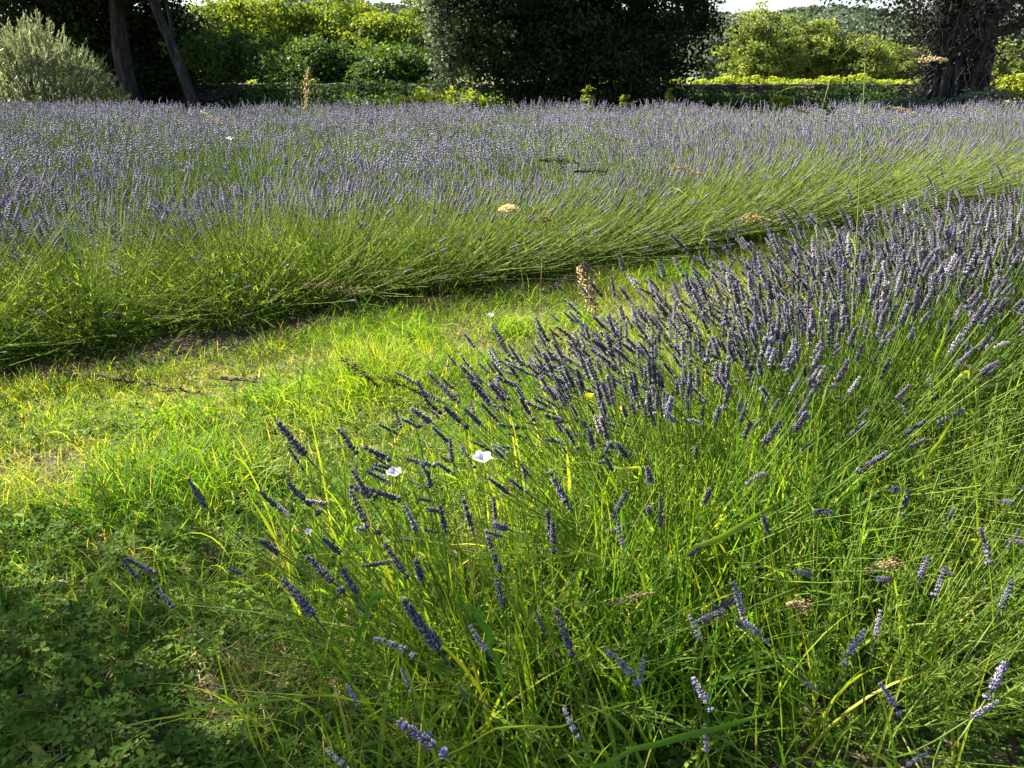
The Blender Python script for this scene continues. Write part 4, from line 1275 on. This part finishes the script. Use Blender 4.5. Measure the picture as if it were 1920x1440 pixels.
    for yy in (36.0, 38.4):
        x = 5.6 if yy < 37 else 5.0
        while x < 25:
            if yy > 37 or x < 24:
                o = first[k] if k < 2 else copy_tree(first[k % 2])
                o.location = (x, yy + R.normal(0, .06), 0)
                o.rotation_euler = (0, 0, R.normal(0, .15) + (math.pi if R.random() < .5 else 0))
                s = R.uniform(.88, 1.12)
                o.scale = (s, 1, s * .76)
                k += 1
            x += 1.08
    for x in np.arange(-13.5, -1, 1.1):
        o = copy_tree(first[k % 2]); o.location = (x, 35.0, -.50); k += 1
        o.scale = (1, 1, 1)
        o['label'] = 'sunlit grapevine showing as a thin bright line above the wall on the left'
        o['group'] = 'grapevines above the left part of the wall'
    # ivy clad tree at the right
    t = tree('ivy_tree', 'tall tree with a broad trunk smothered in dead ivy twigs at the right', 'tree', (12.6, 25.0), 9, (3.4, 2.4, 2.6), 4.3, 330, 60, .12, M['yew_leaf'], .50, .70, seed=21, bark='bark_mid', hollow=.15, cut=lambda c: c[:, 2] > 1.5 + .5 * np.abs(c[:, 0]), nl=14)
    trunk_mesh('ivy_stems', [limb((.85 * math.cos(a_), .7 * math.sin(a_), -.1), (.50 * math.cos(a_ + .5), .45 * math.sin(a_ + .5), 4.6 + .2 * k_), .13, .07, .12, 14, 300 + k_) for k_, a_ in enumerate(np.linspace(math.pi * .9, math.pi * 2.1, 11))], M['bark_mid'], t, 7)
    m = 620
    a = R.uniform(0, 6.28, m); z0 = R.uniform(.1, 4.6, m)
    rr = np.interp(z0, [0, 1, 4.6], [1.1, .80, .60])
    P0 = np.stack([np.cos(a) * rr, np.sin(a) * rr, z0], -1)
    dirv = nrm(np.stack([np.cos(a) * .5 + R.normal(0, .4, m), np.sin(a) * .5 + R.normal(0, .2, m), R.normal(-.3, .9, m)], -1))
    L = R.uniform(.3, 1.1, m)
    s = np.linspace(0, 1, 5)[None, :, None]
    C = P0[:, None] + dirv[:, None] * L[:, None, None] * s + R.normal(0, .05, (m, 5, 3)) * s
    V, Fq = tubes(C, np.linspace(.02, .008, 5)[None], 3)
    tag(mk('ivy_twigs', V, Fq, M['twig'], t, rnd=np.repeat(R.random(m), 15)), kind='stuff')
    crown(t, (0, 0, 2.6), (1.05, .9, 2.4), 60, 34, .10, M['yew_leaf'], .30, 'ivy_leaves', seed=61, hollow=.6)
    tree('right_tree', 'dark grey green tree cut off by the frame right of the ivy trunk', 'tree', (16.3, 26.5), 8, (3.0, 2.0, 2.3), 4.0, 330, 60, .12, M['yew_leaf'], .5, .25, seed=23, hollow=.15, cut=lambda c: c[:, 2] > 1.9, nl=12)
    # shrubs along the field's far edge
    SH = [
        (11.4, 24.2, 1.1, .75, 'grey_leaf', 'grey green shrub at the left foot of the ivy trunk'),
        (12.8, 23.7, 1.0, .85, 'grey_leaf', 'grey green shrub right before the ivy trunk'),
        (14.6, 23.6, 1.1, .85, 'grey_leaf', 'grey green shrub at the right foot of the ivy trunk'),
        (16.3, 23.8, 1.0, .75, 'grey_leaf', 'grey green shrub by the sunlit earth at the right edge'),
        (9.4, 25.5, 1.3, .7, 'mid_leaf', 'dark green low shrub between the evergreen and the grey shrubs'),
        (7.4, 26.2, 1.2, .6, 'mid_leaf', 'low green shrub just right of the evergreen'),
        (-4.6, 26.5, 1.5, .7, 'mid_leaf', 'dark green low shrub left of the lime leaved plants'),
        (-7.4, 27.2, 1.6, .7, 'mid_leaf', 'dark green low shrub near the wall, right of the slanting trunk'),
        (5.4, 29.6, 1.0, .95, 'dusk_leaf', 'dark shrub against the wall beside the right edge of the evergreen'),
        (7.8, 29.4, .9, .62, 'dusk_leaf', 'small dark shrub against the wall, third from the evergreen'),
        (12.0, 29.4, 1.2, 1.0, 'dusk_leaf', 'tall dark shrub against the wall behind the grey green ones'),
        (-7.4, 29.2, 1.3, 1.1, 'dusk_leaf', 'tall dark shrub against the wall, second from the slanting trunk'),
        (-4.6, 29.2, 1.2, 1.05, 'dusk_leaf', 'tall dark shrub against the wall, fourth from the slanting trunk'),
        (-2.4, 29.0, 1.0, 1.0, 'dusk_leaf', 'tall dark shrub against the wall at the foot of the mottled tree'),
        (-5.9, 28.9, 1.3, 1.0, 'dusk_leaf', 'dark shrub against the wall, third from the slanting trunk'),
        (-8.7, 28.6, 1.2, .9, 'dusk_leaf', 'dark shrub against the wall, right beside the slanting trunk'),
        (-3.4, 28.8, 1.2, .95, 'dusk_leaf', 'dark shrub against the wall behind the lime leaved plants'),
        (6.6, 28.5, 1.2, .62, 'dusk_leaf', 'dark shrub against the wall where the vines begin'),
        (8.9, 28.3, 1.3, .78, 'dusk_leaf', 'dark shrub against the wall under the middle of the vines'),
        (10.8, 28.0, 1.2, .92, 'dusk_leaf', 'dark shrub against the wall just left of the grey green ones'),
        (-1.2, 25.0, 1.1, .85, 'mid_leaf', 'green fern like shrub under the left side of the evergreen'),
    ]
    for k, (x, y, w, h, mt, lb) in enumerate(SH):
        t = thing('shrub', lb, 'shrub', (x, y, 0), 0, 'shrubs along the far edge of the field')
        crown(t, (0, 0, h * .5), (w, .7, h * .6), 110, 34, .12, M[mt], .25, 'foliage', seed=130 + k, hollow=.2)
        trunk_mesh('branches', [limb((0, 0, 0), (R.normal(0, w * .4), R.normal(0, .2), h * .8), .03, .01, .05, 6, 160 + k + j) for j in range(5)], M['bark'], t, 5)
    LM = [(-2.35, 23.3, .62, .92, 'lime green broad leaved plant with spreading shoots left of the evergreen'), (-1.25, 23.2, .55, .95, 'lime green broad leaved plant touching the fern like shrub'), (-11.9, 22.4, .7, .86, 'yellow green leafy plant at the foot of the silvery bush'), (-10.6, 22.8, .6, .9, 'yellow green leafy plant under the slanting trunk'),
          (1.9, 22.2, .16, 1.12, 'slim pale green shoot before the dark evergreen, first from the left'), (2.9, 22.2, .13, 1.05, 'slim pale green shoot before the dark evergreen, in the middle'), (4.0, 22.1, .10, 1.08, 'slim pale green shoot before the right part of the evergreen'), (6.9, 22.3, .28, .88, 'small light green plant standing below the vine wall')]
    for k, (x, y, w, h, lb) in enumerate(LM):
        t = thing('leafy_plant', lb, 'plant', (x, y, 0), 0, 'light green plants along the far edge of the field')
        crown(t, (0, 0, h * .66), (w, w * .8, h * .36), int(20 + 60 * w), 24, .13 if w > .2 else .08, M['vine_leaf'], .14 if w > .2 else .06, 'foliage', seed=150 + k, hollow=.1, base=.4)
        trunk_mesh('stems', [limb((0, 0, 0), (R.normal(0, w * .3), R.normal(0, w * .2), h * .85), .012, .005, .03, 6, 190 + k * 3 + j) for j in range(4)], M['mid_leaf'], t, 4)
    # a tree beside the path, beyond the left edge of the picture: it throws the dappled shade over the clover
    tree('shade_tree', 'leafy tree beside the path throwing dappled shade over the clover', 'tree', (-6.6, 3.1), 7, (2.2, 1.45, 1.2), 5.0, 185, 44, .10, M['mid_leaf'], .40, .15, seed=44, hollow=.1, lean=(1.1, .4), nl=10)


build_ground()
build_hills()
build_background()
build_field()
build_row_two()
build_row_one()
build_path()
build_tufts()
build_singles()
bpy.context.view_layer.update()
print('OBJECTS', len(S.objects), 'POLYS', sum(len(m.polygons) for m in bpy.data.meshes))
